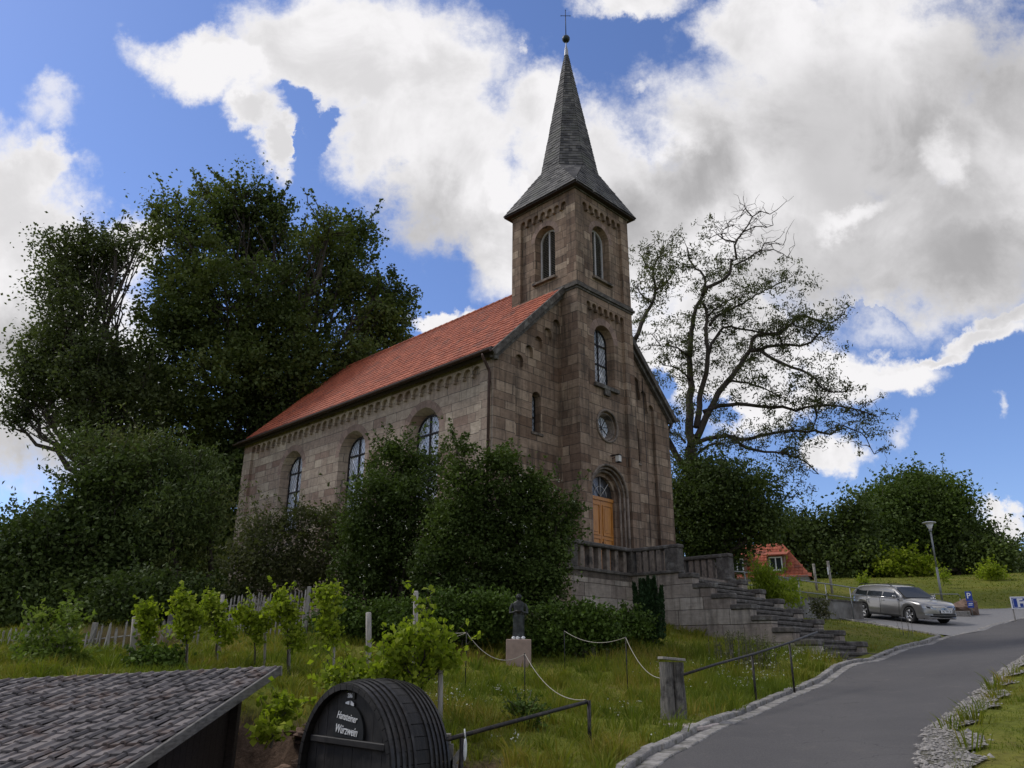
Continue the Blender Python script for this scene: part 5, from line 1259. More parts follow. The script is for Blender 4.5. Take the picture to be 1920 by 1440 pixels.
def cask():
    Fc=at(638,1448,8.5); o=empty('wine_cask',(Fc.x,Fc.y,Fc.z-.86),math.radians(-45),'huge black hooped wine cask lying beside the shed, with white writing on its head','cask'); R0,R1,Ln,zc=.815,.86,.74,.86
    rad=lambda y: R0+(R1-R0)*(1-((y/Ln)*2-1)**2)
    m=M(); n=44; ys=np.linspace(0,Ln,7)
    for k in range(n):
        a0,a1=2*math.pi*k/n+.004,2*math.pi*(k+1)/n-.004; rr=random.uniform(-.003,.003); vs=[]
        for y in ys:
            for a in (a0,a1): r=rad(y)+rr; vs.append((r*math.cos(a),y,zc+r*math.sin(a)))
        for y in ys:
            for a in (a0,a1): r=rad(y)-.05; vs.append((r*math.cos(a),y,zc+r*math.sin(a)))
        q=len(ys)*2; fs=[(2*i,2*i+1,2*i+3,2*i+2) for i in range(len(ys)-1)]+[(0,1,q+1,q),(q-2,q-1,2*q-1,2*q-2)]
        fs+=[(q+2*i,q+2*i+1,q+2*i+3,q+2*i+2) for i in range(len(ys)-1)]
        m.add(vs,fs)
    m.build('staves',MT['blackstave'],o)
    for y,w in ((.010,.032),(.065,.028),(.125,.028),(.185,.028),(.25,.028),(.45,.028),(.515,.028),(.575,.028),(.635,.028),(.695,.032)):
        m=M(); N=56; vs=[]
        for k in range(N):
            a=2*math.pi*k/N; c,s=math.cos(a),math.sin(a)
            for yy,dr in ((y,.001),(y,.014),(y+w,.014),(y+w,.001)): r=rad(yy)+dr; vs.append((r*c,yy,zc+r*s))
        m.add(vs,[(4*k+i,4*((k+1)%N)+i,4*((k+1)%N)+i+1,4*k+i+1) for k in range(N) for i in range(3)],False); m.build('hoop',MT['hoop'],o)
    for yy in (.085,Ln-.09):
        m=M(); x=-.765
        while x<.765:
            x2=min(.765,x+.165); xa,xb=x+.003,x2-.003; P=[]
            h=lambda v: math.sqrt(max(.0,.768**2-v*v)); 
            for v in np.linspace(xa,xb,5): P.append((v,h(v)))
            for v in np.linspace(xb,xa,5): P.append((v,-h(v)))
            m.face([(p[0],yy+random.uniform(-.002,.002),zc+p[1]) for p in P]); x=x2
        m.build('head',MT['blackstave'],o)
    m=M(); m.box(-.66,.66,.03,.083,zc+.235,zc+.30,.008); m.build('head_bar',MT['blackstave'],o)
    m=M(); P=circ(0,zc+.345,.27,36); P=[(x,max(z,zc+.305)) for x,z in P if z>zc+.23]; m.poly(P,[],lambda u,v,w:(u,w,v),.055); m.reveal(P,lambda u,v,w:(u,w,v),.055,.08); b=m.build('name_board',MT['boardblack'],o)
    RX=Matrix.Rotation(math.pi/2,4,'X')
    textmesh('Hansteiner',.095,MT['chalk'],'lettering',b,Matrix.Translation((-.03,.05,zc+.50))@Matrix.Rotation(.10,4,'Y')@RX@Matrix.Diagonal((.86,1.05,1,1)),.35,.003,.0006)
    textmesh('Würzwein',.11,MT['chalk'],'lettering',b,Matrix.Translation((-.03,.05,zc+.375))@Matrix.Rotation(.06,4,'Y')@RX@Matrix.Diagonal((.86,1.05,1,1)),.3,.003,.0006)
    m=M(); m.box(-.085,.055,.066,.083,zc+.675,zc+.735,.003); pl=m.build('number_plate',MT['hoop'],o)
    textmesh('286',.06,MT['chalk'],'lettering',pl,Matrix.Translation((-.015,.062,zc+.705))@RX,0,.002,.001)
    m=M(); m.face([(-.09,.062,zc+.625),(-.02,.062,zc+.618),(-.02,.062,zc+.655),(-.055,.062,zc+.65),(-.09,.062,zc+.64)]); m.face([(.0,.062,zc+.618),(.06,.062,zc+.60),(.06,.062,zc+.635),(.03,.062,zc+.65),(.0,.062,zc+.66)]); m.build('white_emblem',MT['chalk'],o)
    m=M()
    return o
cask()
# trestle timber behind the cask
m=M(); p=at(845,1395,8.9); m.box(-.35,.0,-.05,.05,0,.10,.006); m.box(-.3,.08,-.02,.02,-.24,-.19,.004); m.obox((-.1,0,-.35),(Vector((.6,0,.8)).normalized(),Vector((0,1,0)),Vector((-.8,0,.6)).normalized()),(.4,.03,.03)); m.box(-.02,.03,-.03,.03,-.9,0)
b=m.build('timber_trestle',MT['greywood']); b.location=p; tag(b,'grey wooden trestle between the cask and the black handrail','trestle')
# ------------------------------------------------------------------ handrails, rope posts, stump
def handrail(name,lab,railpts,posts,r=.024,mat='blackiron',mid=None,grp=None):
    P=[at(*p) for p in railpts]; c=P[0]; g=Vector((c.x,c.y,tz(c.x,c.y))); o=empty(name,g,0,lab,'handrail',grp)
    m=M(); m.tube([p-g for p in P],r,8); m.build('rail',MT[mat],o)
    if mid: m=M(); m.tube([p-g-Vector((0,0,mid)) for p in P],r*.8,8); m.build('rail',MT[mat],o)
    for (px,py,D) in posts:
        t=at(px,py,D); z=tz(t.x,t.y); m=M(); m.tube([t-g,Vector((t.x,t.y,z-.15))-g],r*.95,8); m.build('post',MT[mat],o)
    return o
h=handrail('handrail','black iron handrail ending beside the wine cask',[(833,1388,8.45),(1100,1316,10.2)],[(866,1384,8.6),(1104,1313,10.2)])
m=M(); q=at(872,1405,8.56); m.sphere((0,0,0),(.02,.02,.11),8,6); m.tube([(0,0,.1),(-.01,0,.19)],.008,5); b=m.build('white_cloth',MT['chalk']); b.location=q; tag(b,'white rag tied to the rail post beside the cask','rag')
handrail('handrail','long dark iron handrail rising from the wooden stump towards the steps',[(1272,1268,12.05),(1344,1245,13.1),(1410,1227,14.2),(1480,1205,15.6),(1532,1185,16.8)],[(1410,1228,14.2),(1480,1207,15.6)],.022)
def stump():
    b=at(1262,1332,12); t=at(1258,1232,12); b.z=min(b.z,tz(b.x,b.y)); h=t.z-b.z; o=empty('tree_stump_post',b,0,'split grey tree trunk post with a flat board on top beside the road','post')
    m=M(); n=18
    for (cx,cy,r0,ph) in ((-.055,0,.105,0),(.10,.02,.085,2)):
        vs=[];K=9
        for i in range(K+1):
            for k in range(n):
                a=2*math.pi*k/n; r=r0*(1+.13*math.sin(a*3+ph)+.09*math.sin(a*7+i*.6+ph)+.05*random.uniform(-1,1))*(1+.12*(1-i/K)**2)
                vs.append((cx+r*math.cos(a)*(.95),cy+r*math.sin(a),-.05+(h-.02)*i/K+.0))
        m.add(vs,[(i*n+k,i*n+(k+1)%n,(i+1)*n+(k+1)%n,(i+1)*n+k) for i in range(K) for k in range(n)],True); m.face(vs[-n:])
    m.build('trunk',simple('weathered_stump_wood',(.15,.138,.12),.95,0,.5,9,1.0,.03,(5,5,.6),c2=(.05,.045,.04)),o)
    m=M(); m.obox((.02,0,h-.025),(Vector((1,.1,-.08)).normalized(),Vector((-.1,1,0)).normalized(),Vector((.08,0,1)).normalized()),(.17,.14,.018),.005); m.build('top_board',MT['greywood'],o)
stump()
def rope_post(px,pt,pb,D,lab):
    t=at(px,pt,D); b=at(px,pb,D); z=min(b.z,tz(b.x,b.y))-.1; m=M(); m.tube([(0,0,z-t.z),(0,0,0)],.009,6); m.sphere((0,0,0),.014,6,4); m.tube([(-.02,0,-.03),(.02,0,-.03)],.006,4)
    o=m.build('rope_post',MT['iron'],None,t); tag(o,lab,'post','thin iron rope posts in the grass'); return t
r1=rope_post(875,1186,1256,13.8,'thin rope post behind the vine, left of the statue'); r2=rope_post(984,1226,1297,13.2,'thin rope post in front of the statue pedestal')
r3=rope_post(1173,1195,1261,15.0,'thin rope post between the statue and the wooden stump'); r0=at(792,1184,14.6); r4=at(1058,1183,17.5)
rope_post(792,1184,1240,14.6,'thin rope post hidden among the vine leaves'); rope_post(1058,1183,1230,17.5,'thin rope post right behind the statue in the low bushes')
def rope(a,b,sag,lab):
    a,b=Vector(a),Vector(b); P=[a.lerp(b,i/14)-Vector((0,0,sag*4*(i/14)*(1-i/14))) for i in range(15)]; m=M(); m.tube([p-a for p in P],.0055,5,False)
    o=m.build('rope',MT['rope'],None,a); tag(o,lab,'rope','ropes round the garden')
rope(r0,r1,.10,'rope sagging behind the vine to the left of the statue'); rope(r0+Vector((0,.02,.02)),r1+Vector((0,.02,0)),.03,'tighter rope just above the one behind the vine')
rope(r1,r2,.24,'rope from behind the vine to the post before the statue'); rope(r2,at(1098,1312,10.2),.20,'rope from the post before the statue down to the black handrail')
rope(r4,r3,.16,'rope in front of the low bushes right of the statue'); rope(r3,at(1243,1272,12),.18,'rope running down to the wooden stump')
m=M(); m.box(-.22,.22,-.2,.16,-.03,.02,.01); m.box(.23,.55,-.16,.2,-.03,.025,.01); m.box(-.1,.3,.18,.42,-.03,.02,.01); p=at(1296,1352,11.3); p.z=tz(p.x,p.y)+.012; o=m.build('flagstones',MT['paleslab'],None,p); o.rotation_euler=(.0,0,.9); tag(o,'pale flat flagstones set in the grass by the kerb','flagstones')
# ------------------------------------------------------------------ statue on its pedestal
def statue():
    D=18; b=at(972,1247,D); t=at(972,1199,D); z0=min(b.z,tz(b.x,b.y)); h=t.z-z0
    m=M(); w=.275; m.box(-w,w,-w,w,-.08,h,.012); p=m.build('pedestal',MT['sand'],None,(b.x,b.y,z0)); tag(p,'square pink sandstone block carrying the bronze figure','pedestal')
    H=at(972,1113,D).z-t.z; o=empty('statue',(b.x,b.y,t.z),0,'dark bronze statue of a robed standing person holding a bowl, on a sandstone block','statue')
    m=M(); n=20
    # robe, torso, neck and head as one skin
    prof=[(0,.155,.12),(.02,.16,.125),(.15,.145,.11),(.35,.14,.105),(.50,.15,.11),(.58,.13,.095),(.66,.135,.095),(.74,.145,.095),(.79,.14,.085),(.825,.10,.075),(.845,.05,.05),(.865,.045,.05),(.875,.055,.065),(.90,.066,.08),(.93,.07,.085),(.965,.062,.075),(.99,.035,.045),(1.0,.005,.005)]
    vs=[]
    for (zz,rx,ry) in prof:
        for k in range(n):
            a=2*math.pi*k/n; f=1+(.05*math.sin(a*7+zz*4) if zz<.5 else 0); vs.append((rx*H*f*math.cos(a)*.92,ry*H*f*math.sin(a),zz*H))
    m.add(vs,[(i*n+k,i*n+(k+1)%n,(i+1)*n+(k+1)%n,(i+1)*n+k) for i in range(len(prof)-1) for k in range(n)]); m.face(vs[:n][::-1])
    for s in (-1,1):
        m.tube([(s*.135*H,0,.775*H),(s*.185*H,.0*H,.67*H),(s*.19*H,-.03*H,.565*H),(s*.125*H,-.15*H,.575*H),(s*.05*H,-.18*H,.605*H)],[.036*H,.036*H,.034*H,.028*H,.02*H],10)
        m.sphere((s*.055*H,-.185*H,.60*H),(.022*H,.025*H,.022*H),8,6)
        for q in range(4): m.tube([(s*(.05-.012*q)*H,-.19*H,(.612-.012*q)*H),(s*(.02-.008*q)*H,-.215*H,(.60-.012*q)*H)],.008*H,5)
        m.sphere((s*.028*H,-.072*H,.935*H),(.012*H,.01*H,.006*H),6,4); m.sphere((s*.068*H,0,.925*H),(.008*H,.016*H,.022*H),6,4)
        m.tube([(s*.07*H,-.06*H,.0),(s*.07*H,-.15*H,.0)],[.035*H,.03*H],8)
    m.tube([(0,-.078*H,.94*H),(0,-.10*H,.91*H)],[.008*H,.014*H],6); m.sphere((0,-.075*H,.892*H),(.022*H,.012*H,.006*H),8,4)
    ob=m.build('robed_figure',MT['bronze'],o); mod=ob.modifiers.new('r','REMESH'); mod.mode='VOXEL'; mod.voxel_size=.0085; mod.use_smooth_shade=True
    dg=bpy.context.evaluated_depsgraph_get(); me=bpy.data.meshes.new_from_object(ob.evaluated_get(dg)); ob.modifiers.clear(); ob.data=me; me.materials.clear(); me.materials.append(MT['bronze'])
    m=M(); m.lathe([(.03*H,-.03*H),(.075*H,.0),(.09*H,.035*H),(.08*H,.03*H),(.0,.0)],14,(0,-.20*H,.585*H)); m.build('bowl',MT['blackiron'],o)
    for i,(x,y) in enumerate(((-.11,-.2),(-.01,-.22),(.10,-.2))):
        m=M(); rock(m,(0,0,.025),(.045,.04,.035)); s=m.build('white_stone',MT['chalk'],None,(b.x+x,b.y+y,t.z)); tag(s,('left of three white stones at the feet of the statue','middle one of three white stones at the feet of the statue','right of three white stones at the feet of the statue')[i],'stone','white stones on the pedestal')
random.seed(5); statue()
# ------------------------------------------------------------------ picket fences
def fence(lab,tops,sp,hgt,w,lean,postsat,grp,seed):
    random.seed(seed); P=[at(*p) for p in tops]; Q=dense(np.array([list(p) for p in P]),.1); d=np.r_[0,np.cumsum(np.linalg.norm(np.diff(Q,axis=0),axis=1))]
    g=Vector(Q[0]); g.z-=hgt; o=empty('picket_fence',g,0,lab,'fence',grp); m=M(); s=0
    f=lambda s: Vector([np.interp(s,d,Q[:,i]) for i in range(3)])
    while s<d[-1]:
        t=f(s); dr=(f(min(s+.1,d[-1]))-f(max(0,s-.1))).normalized(); l=random.gauss(0,lean); h=random.uniform(-.12,.03)
        top=t+Vector((0,0,h))-g+dr*l*hgt; bot=t-g; bot.z=min(bot.z-hgt,tz(t.x,t.y)-g.z)-.05; ax=(top-bot).normalized(); sd=dr.cross(ax).normalized()
        wv=w*random.uniform(.6,1.2); L=(top-bot).length
        m.obox((top+bot)/2,(dr,sd,ax),(wv/2,.011,L/2)); m.tube([top,top+ax*.03],[wv/2*.8,.004],4)
        s+=sp*random.uniform(.75,1.3)
    m.build('pickets',MT['greywood'],o)
    for hh in (.22,.68):
        m=M(); m.tube([Vector(q)-g-Vector((0,-.02,hgt*(1-hh)))+Vector((0,0,random.uniform(-.012,.012))) for q in Q[::5]],.022,4); m.build('rail',MT['greywood'],o)
    for k in postsat:
        t=f(d[-1]*k); m=M(); m.box(t.x-g.x-.045,t.x-g.x+.045,t.y-g.y,t.y-g.y+.09,min(0,tz(t.x,t.y)-g.z)-.1,t.z-g.z+.10,.005); m.build('post',MT['greywood'],o)
fence('ramshackle low grey picket fence running from the left edge to the thick leaning stake',[(-60,1182,18),(0,1178,17.5),(60,1178,17),(120,1180,17),(180,1176,16.8),(240,1168,16.8),(320,1160,17.2),(380,1150,18)],.115,.78,.045,.11,(.1,.35,.6,.85),None,4)
fence('neat upright grey picket fence at the foot of the olive shrub',[(416,1121,21),(450,1117,20.8),(510,1112,20.5),(579,1107,20.2)],.10,.72,.045,.015,(.0,1.0),None,6)
MT['straw']=leafmat('straw_grass',[(0,(.14,.10,.05)),(1,(.30,.23,.13))],.2)
n=5000; q=np.array([list(at(random.uniform(150,330),1228+random.uniform(-6,6),17.3+random.uniform(-.3,1.2))) for _ in range(n)]); q[:,2]=terr(q[:,0],q[:,1])
hh=RNG.uniform(.15,.45,n)[:,None]; le=RNG.normal(0,.12,(n,3)); le[:,2]=0
V=np.stack([q-[.006,0,0],q+[.006,0,0],q+le*hh+hh*[0,0,1]],1).reshape(-1,3); tag(np_mesh('dry_grass',V,3,MT['straw']),'straw coloured dry grass in front of the low picket fence','dry grass',None,'stuff')
# ------------------------------------------------------------------ concrete wall with railing, posts, lamp, signs
MT['concrete']=simple('grey_concrete',(.21,.20,.185),.9,0,.2,3,.3,.008,c2=(.13,.12,.105))
def cwall():
    P=[at(1478,1121,31.5),at(1530,1124,32.8),at(1616,1131,35.2)]; g=Vector((P[0].x,P[0].y,tz(P[0].x,P[0].y))); o=empty('retaining_wall',g,0,'low grey concrete retaining wall left of the parked car','wall'); m=M(); c=M()
    for a,b in zip(P[:-1],P[1:]):
        d=(b-a); d.z=0; d.normalize(); s=Vector((-d.y,d.x,0))*.22
        za,zb=tz(a.x,a.y)-.3,tz(b.x,b.y)-.3
        vs=[Vector((a.x,a.y,za)),Vector((b.x,b.y,zb)),b,a]; vs=vs+[v+s for v in vs]; m.add([v-g for v in vs],[(0,1,2,3),(7,6,5,4),(3,2,6,7),(0,3,7,4),(1,5,6,2)])
        e=Vector((0,0,.07)); ov=-Vector((-d.y,d.x,0))*.04
        v2=[a+ov+Vector((0,0,.003)),b+ov+Vector((0,0,.003)),b+ov+e,a+ov+e]; v2=v2+[v+s*1.36 for v in v2]; c.add([v-g for v in v2],[(0,1,2,3),(7,6,5,4),(3,2,6,7),(0,4,5,1),(0,3,7,4),(1,5,6,2)])
    m.build('wall_face',MT['concrete'],o); c.build('wall_coping',MT['darktrim'],o)
cwall()
m=M(); p=at(1513,1143,32.2); m.box(-.45,.45,-.1,.1,-.9,.18,.01); o=m.build('concrete_block',MT['concrete'],None,p); o.rotation_euler=(0,0,.7); tag(o,'pale concrete block leaning against the low retaining wall','block')
handrail('handrail','two bar galvanised railing above the concrete wall behind the stairs',[(1360,1070,28.3),(1430,1076,30),(1500,1088,31.8),(1560,1096,33.3),(1612,1104,34.8)],[(1396,1073,29.1),(1497,1088,31.7),(1547,1094,33),(1593,1101,34.3)],.026,'galv',.45)
handrail('handrail','short bent tube rail behind the bonnet of the parked car',[(1744,1114,39),(1796,1114,39.5),(1801,1120,39.5)],[(1752,1114,39),(1800,1122,39.5)],.022,'galv')
def lamp():
    t=at(1742,980,40.5); b=at(1768,1135,40.5); b.z=tz(b.x,b.y); o=empty('street_lamp',b,0,'slim street lamp with a disc topped white lantern behind the parked car','street lamp')
    d=t-b; m=M(); ax=d.normalized(); m.tube([Vector((0,0,-.1)),d*.45],.055,10); m.tube([d*.45,d*.92],.042,10); m.build('pole',MT['galv'],o)
    e=d*.92; rotm=ax.to_track_quat('Z','Y').to_matrix()
    def la(prof,name,mat):
        q=M(); q.lathe(prof,20); q.v=[tuple(e+rotm@Vector(v)) for v in q.v]; q.build(name,mat,o)
    la([(.06,-.02),(.09,.02),(.20,.30),(.0,.30)],'lamp_glass',simple('opal_lamp_glass',(.62,.62,.60),.35,0,.05,4,0))
    la([(.0,.303),(.33,.305),(.335,.34),(.2,.375),(.0,.40)],'lamp_cap',simple('lamp_cap_paint',(.55,.56,.56),.5,0,.1,4,0)); la([(.05,-.14),(.075,-.13),(.075,-.0),(.05,.0)],'collar',MT['galv'])
lamp()
MT['signblue']=simple('blue_sign_paint',(.015,.05,.28),.4,0,.1,5,0); MT['signwhite']=simple('white_sign_paint',(.72,.72,.72),.45,0,.05,5,0)
def psign():
    t=at(1819,1109,36.5); b=at(1823,1147,36.5); b.z=tz(b.x,b.y); H=t.z-b.z; o=empty('parking_sign',b,math.radians(-28),'small tilted blue and white parking sign at the road edge','sign')
    m=M(); m.tube([(0,0.02,-.1),(-.03,.02,H)],.02,7); m.build('post',MT['galv'],o)
    m=M(); m.box(-.16,.11,-.012,0,H-.42,H,.004); s=m.build('sign_board',MT['signblue'],o); RX=Matrix.Rotation(math.pi/2,4,'X')
    textmesh('P',.34,MT['signwhite'],'lettering',s,Matrix.Translation((-.03,-.015,H-.2))@RX,0,.002,.006)
    m=M(); m.box(-.14,.11,-.012,0,H-.72,H-.45,.004); s=m.build('lower_board',MT['signblue'],o)
    m=M(); m.box(-.10,.06,-.016,-.0125,H-.62,H-.59); m.box(-.08,.08,-.016,-.0125,H-.55,H-.52); m.build('white_symbol',MT['signwhite'],s)
psign()
def bsign():
    tl=at(1893,1119,33.5); bl=at(1898,1143,33.5); w=2.0; h=tl.z-bl.z; g=Vector((bl.x,bl.y,bl.z)); z=tz(g.x,g.y); o=empty('road_banner',g,math.radians(-18),'blue board with white border and letters beside the road at the right edge','sign')
    m=M(); m.box(0,w,0,.03,.02,h,.006); s=m.build('sign_board',MT['signwhite'],o); m=M(); m.box(.05,w-.05,-.004,-.0005,.06,h-.04); m.build('blue_field',MT['signblue'],s)
    m=M()
    for a in ((.08,w-.08,.085,.098),(.08,w-.08,h-.078,h-.065)): m.box(a[0],a[1],-.008,-.0045,a[2],a[3])
    m.box(.08,.093,-.008,-.0045,.10,h-.08); m.build('white_line',MT['signwhite'],s)
    textmesh('Fr',.46,MT['signwhite'],'lettering',s,Matrix.Translation((.42,-.009,h*.5))@Matrix.Rotation(math.pi/2,4,'X'),0,.002,.022)
    m=M(); m.box(.02,.07,.031,.07,min(-.05,z-g.z-.3),h); m.box(w-.07,w-.02,.031,.07,min(-.05,z-g.z-.3),h); m.build('legs',MT['greywood'],o)
bsign()
random.seed(31); m=M(); p=at(1808,1140,37.2); p.z=tz(p.x,p.y); rock(m,(0,0,.22),(.62,.45,.42)); tag(m.build('boulder',MT['rock'],None,p),'brown boulder on the verge between street lamp and parking sign','boulder')
m=M(); p=at(1795,1147,36.6); p.z=tz(p.x,p.y); m.box(-.55,.5,-.12,.12,-.1,.22,.02); o=m.build('stone_block',MT['kerb'],None,p); o.rotation_euler=(0,0,-.4); tag(o,'low pale stone block in front of the boulder','stone block')
for px,pt,D,lab in ((1526,1057,45,'weathered grey pole right of the red roofed house, the left one of two'),(1553,1052,44,'weathered grey pole with a small white plate, the right one of two')):
    t=at(px,pt,D); b=at(px+5,1092,D); zz=min(b.z,tz(b.x,b.y)); m=M(); m.tube([(0,0,zz-t.z-.2),(-.03,0,0)],.07,7); o=m.build('wooden_pole',MT['greywood'],None,t); tag(o,lab,'pole','poles beside the red roofed house')
    if px>1550: m=M(); m.box(-.16,-.09,-.10,-.08,-.75,-.35,.003); m.build('white_plate',MT['signwhite'],o)
# ------------------------------------------------------------------ house with the red roof
def house():
    D=54; c=at(1450,1090,D); rz=math.radians(-25); o=empty('house',(c.x,c.y,c.z-2.4),rz,'house with steep red tiled roof and white framed dormer windows behind the stairs','house')
    px=F/ (D*1.07); s=lambda p: p/px
    hw=s(62); z0=2.4; zr=z0+s(56)+.25; dp=2.6
    m=M(); m.box(-hw,hw,-dp,dp,0,z0+.1); m.build('wall',MT['concrete'],o)
    m=M(); Vv=Vector((0,dp,zr-z0)).normalized(); L=math.hypot(dp,zr-z0); tiles(m,(-hw-.2,-dp,z0),(1,0,0),Vv,int((2*hw+.4)/.26),int(L/.3),(2*hw+.4)/int((2*hw+.4)/.26),L/int(L/.3),.02,.03,lambda x,y: x<2*hw+.4-max(0,y)*.62)
    ro=m.build('roof',MT['redtile'],o)
    Vb=Vector((0,-dp,zr-z0)).normalized(); m=M(); m.add([(-hw-.2,dp,z0),(hw+.2,dp,z0),(hw-1.6,0,zr),(-hw-.2,0,zr),(hw+.2,-dp,z0),(-hw-.2,-dp,z0),(hw-1.6,0,zr-.02),(-hw-.2,0,zr-.02)],[(0,1,2,3),(5,4,6,7),(4,1,2),(5,0,3)]); m.build('roof_back',MT['redtile'],ro)
    for cx in (-hw*.78,hw*.22):
        m=M(); m.box(cx-.55,cx+.55,-dp+.25,-.1,z0+.35,z0+1.42); d=m.build('dormer',simple('brown_dormer_cladding',(.20,.12,.085),.8,0,.3,6,.3),ro)
        m=M(); m.add([(cx-.75,-dp+.0,z0+1.42),(cx+.75,-dp+.0,z0+1.42),(cx+.75,.3,z0+2.0),(cx-.75,.3,z0+2.0),(cx-.75,-dp+.0,z0+1.50),(cx+.75,-dp+.0,z0+1.50),(cx+.75,.3,z0+2.08),(cx-.75,.3,z0+2.08)],[(0,3,2,1),(4,5,6,7),(0,1,5,4),(1,2,6,5),(3,0,4,7)]); m.build('dormer_roof',MT['redtile'],d)
        m=M(); m.box(cx-.38,cx+.38,-dp+.235,-dp+.248,z0+.5,z0+1.32); w=m.build('window',simple('dark_house_glass',(.03,.035,.04),.1,0,.1,3,0,spec=.6),d)
        m=M()
        for a in ((-.42,-.34,.46,1.36),(.34,.42,.46,1.36),(-.34,.34,1.28,1.36),(-.34,.34,.46,.54),(-.035,.035,.54,1.28)): m.box(cx+a[0],cx+a[1],-dp+.20,-dp+.234,z0+a[2],z0+a[3])
        m.build('window_frame',MT['signwhite'],w)
house()
# ------------------------------------------------------------------ parked estate car
t=NT('silver_grey_paint'); n=t.noise(t.coord(),60,2,.5); t.set(t.ramp(n,[(.3,(.23,.225,.215)),(.7,(.26,.255,.245))]),.28,.75,.5); t.b.inputs['Coat Weight'].default_value=.8; t.b.inputs['Coat Roughness'].default_value=.06; MT['paint']=t.m
MT['carglass']=simple('dark_car_glass',(.015,.018,.019),.08,0,.05,3,0,spec=.35); MT['chrome']=simple('chrome_trim',(.62,.62,.62),.18,1,.03,3,0); MT['rubber']=simple('tyre_rubber',(.018,.018,.018),.8,0,.2,20,.2,.003)
MT['alloy']=simple('alloy_wheel',(.42,.42,.42),.35,.8,.05,5,0); MT['blackp']=simple('black_plastic',(.012,.012,.012),.5,0,.2,9,0); MT['lampglass']=simple('headlight_glass',(.35,.37,.38),.1,.3,.3,9,0,spec=.8)
def car():
    hd=Vector((.248,-.968,0)).normalized(); cx,cy=17.1,34.85; zf=tz(cx+hd.x*1.4,cy+hd.y*1.4); zr=tz(cx-hd.x*1.4,cy-hd.y*1.4)
    rt=Vector((hd.y,-hd.x,0)); zl,zri=tz(cx-rt.x*.8,cy-rt.y*.8),tz(cx+rt.x*.8,cy+rt.y*.8)
    o=empty('parked_car',(cx,cy,(zf+zr)/2+.004),0,'silver grey estate car with roof rails parked on the driveway','car'); o.rotation_euler=(math.atan2(zl-zri,1.6)*.6,-math.atan2(zf-zr,2.8),math.atan2(hd.y,hd.x))
    wx=(1.40,-1.39); R=.325
    def prof(x):
        zt=np.interp(x,[-2.40,-2.34,-2.2,-1.4,.3,.85,1.2,1.6,2.0,2.25,2.36,2.40],[.62,.93,.99,.985,.96,.965,.955,.915,.85,.765,.68,.55])
        w=.905 if -1.5<x<1.5 else (.905*math.sqrt(max(.05,1-max(0,(x-1.5)/.93)**3.2)) if x>0 else .905*math.sqrt(max(.45,1-max(0,(-x-1.5)/1.0)**3.6)))
        zb=np.interp(x,[-2.4,-2.2,-1.9,1.9,2.2,2.4],[.42,.30,.22,.20,.20,.30])
        for c in wx:
            if abs(x-c)<.385: zb=max(zb,R+math.sqrt(.385**2-(x-c)**2)-.02)
        return zt,w,zb
    xs=np.r_[np.linspace(-2.40,-1.9,8),np.linspace(-1.8,-.98,22),np.linspace(-.85,.9,10),np.linspace(1.0,1.82,22),np.linspace(1.9,2.40,14)]
    m=M(); sec=[]
    for x in xs:
        zt,w,zb=prof(x); zb=min(zb,zt-.12)
        s=[(w-.05,zb),(w,min(zb+.06,zt-.1)),(w+.008,zb+(zt-zb)*.45),(w-.015,zb+(zt-zb)*.62),(w-.02,zb+(zt-zb)*.8),(w-.055,zt-.035),(w-.12,zt-.005),(w*.5,zt+.028),(0,zt+.035)]
        sec.append([(x,y,z) for y,z in s]+[(x,-y,z) for y,z in s[-2::-1]])
    K=len(sec[0]); vs=[p for s in sec for p in s]; m.add(vs,[(i*K+k,(i+1)*K+k,(i+1)*K+k+1,i*K+k+1) for i in range(len(sec)-1) for k in range(K-1)],True); m.face(sec[0]); m.face(sec[-1][::-1])
    m.build('body',MT['paint'],o)
    # cabin
    g=M(); cs_=[]; X=np.array([-2.30,-2.12,-1.95,-1.6,-1.0,-.4,.1,.35,.6,.85,1.08])
    for x in X:
        zt=np.interp(x,[-2.30,-2.12,-1.95,-1.6,-1.0,-.4,.1,.35,1.08],[1.0,1.22,1.375,1.43,1.468,1.475,1.455,1.40,.985]); f=(zt-.96)/.515; wt=.80-.215*f; wb=.80
        s=[(wb,.95),(wb-(wb-wt)*.5,.96+(zt-.96)*.55),(wt+.02,zt-.05),(wt-.06,zt-.008),(wt*.5,zt+.012),(0,zt+.016)]
        cs_.append([(x,y,max(z,.95)) for y,z in s]+[(x,-y,max(z,.95)) for y,z in s[-2::-1]])
    K=len(cs_[0]); g.add([p for s in cs_ for p in s],[(i*K+k,(i+1)*K+k,(i+1)*K+k+1,i*K+k+1) for i in range(len(cs_)-1) for k in range(K-1)],True); g.face(cs_[0]); g.build('roof',MT['paint'],o)
    def sidepanel(P,name,mat,off=.006):
        for s in (-1,1):
            q=M(); pts=[]
            for x,z in P:
                zt=np.interp(x,[-2.30,-2.12,-1.95,-1.6,-1.0,-.4,.1,.35,1.08],[1.0,1.22,1.375,1.43,1.468,1.475,1.455,1.40,.985]); f=(zt-.96)/.515; wt=.80-.215*f; t=(z-.96)/max(.05,zt-.05-.96)
                y=.80-(.80-wt)*.5*min(1,t/.55) if t<.55 else .80-(.80-wt)*(.5+.5*(t-.55)/.45)
                pts.append((x,s*(y+off+.012),z))
            q.face(pts if s<0 else pts[::-1]); q.build(name,mat,o)
    sidepanel([(-2.0,1.02),(-1.25,1.0),(-1.25,1.37),(-1.75,1.33),(-1.95,1.22)],'side_window',MT['carglass'])
    sidepanel([(-1.19,1.0),(-.30,.99),(-.30,1.40),(-1.19,1.375)],'side_window',MT['carglass'])
    sidepanel([(-.22,.99),(.80,.985),(.78,1.02),(.36,1.28),(.12,1.385),(-.22,1.40)],'side_window',MT['carglass'])
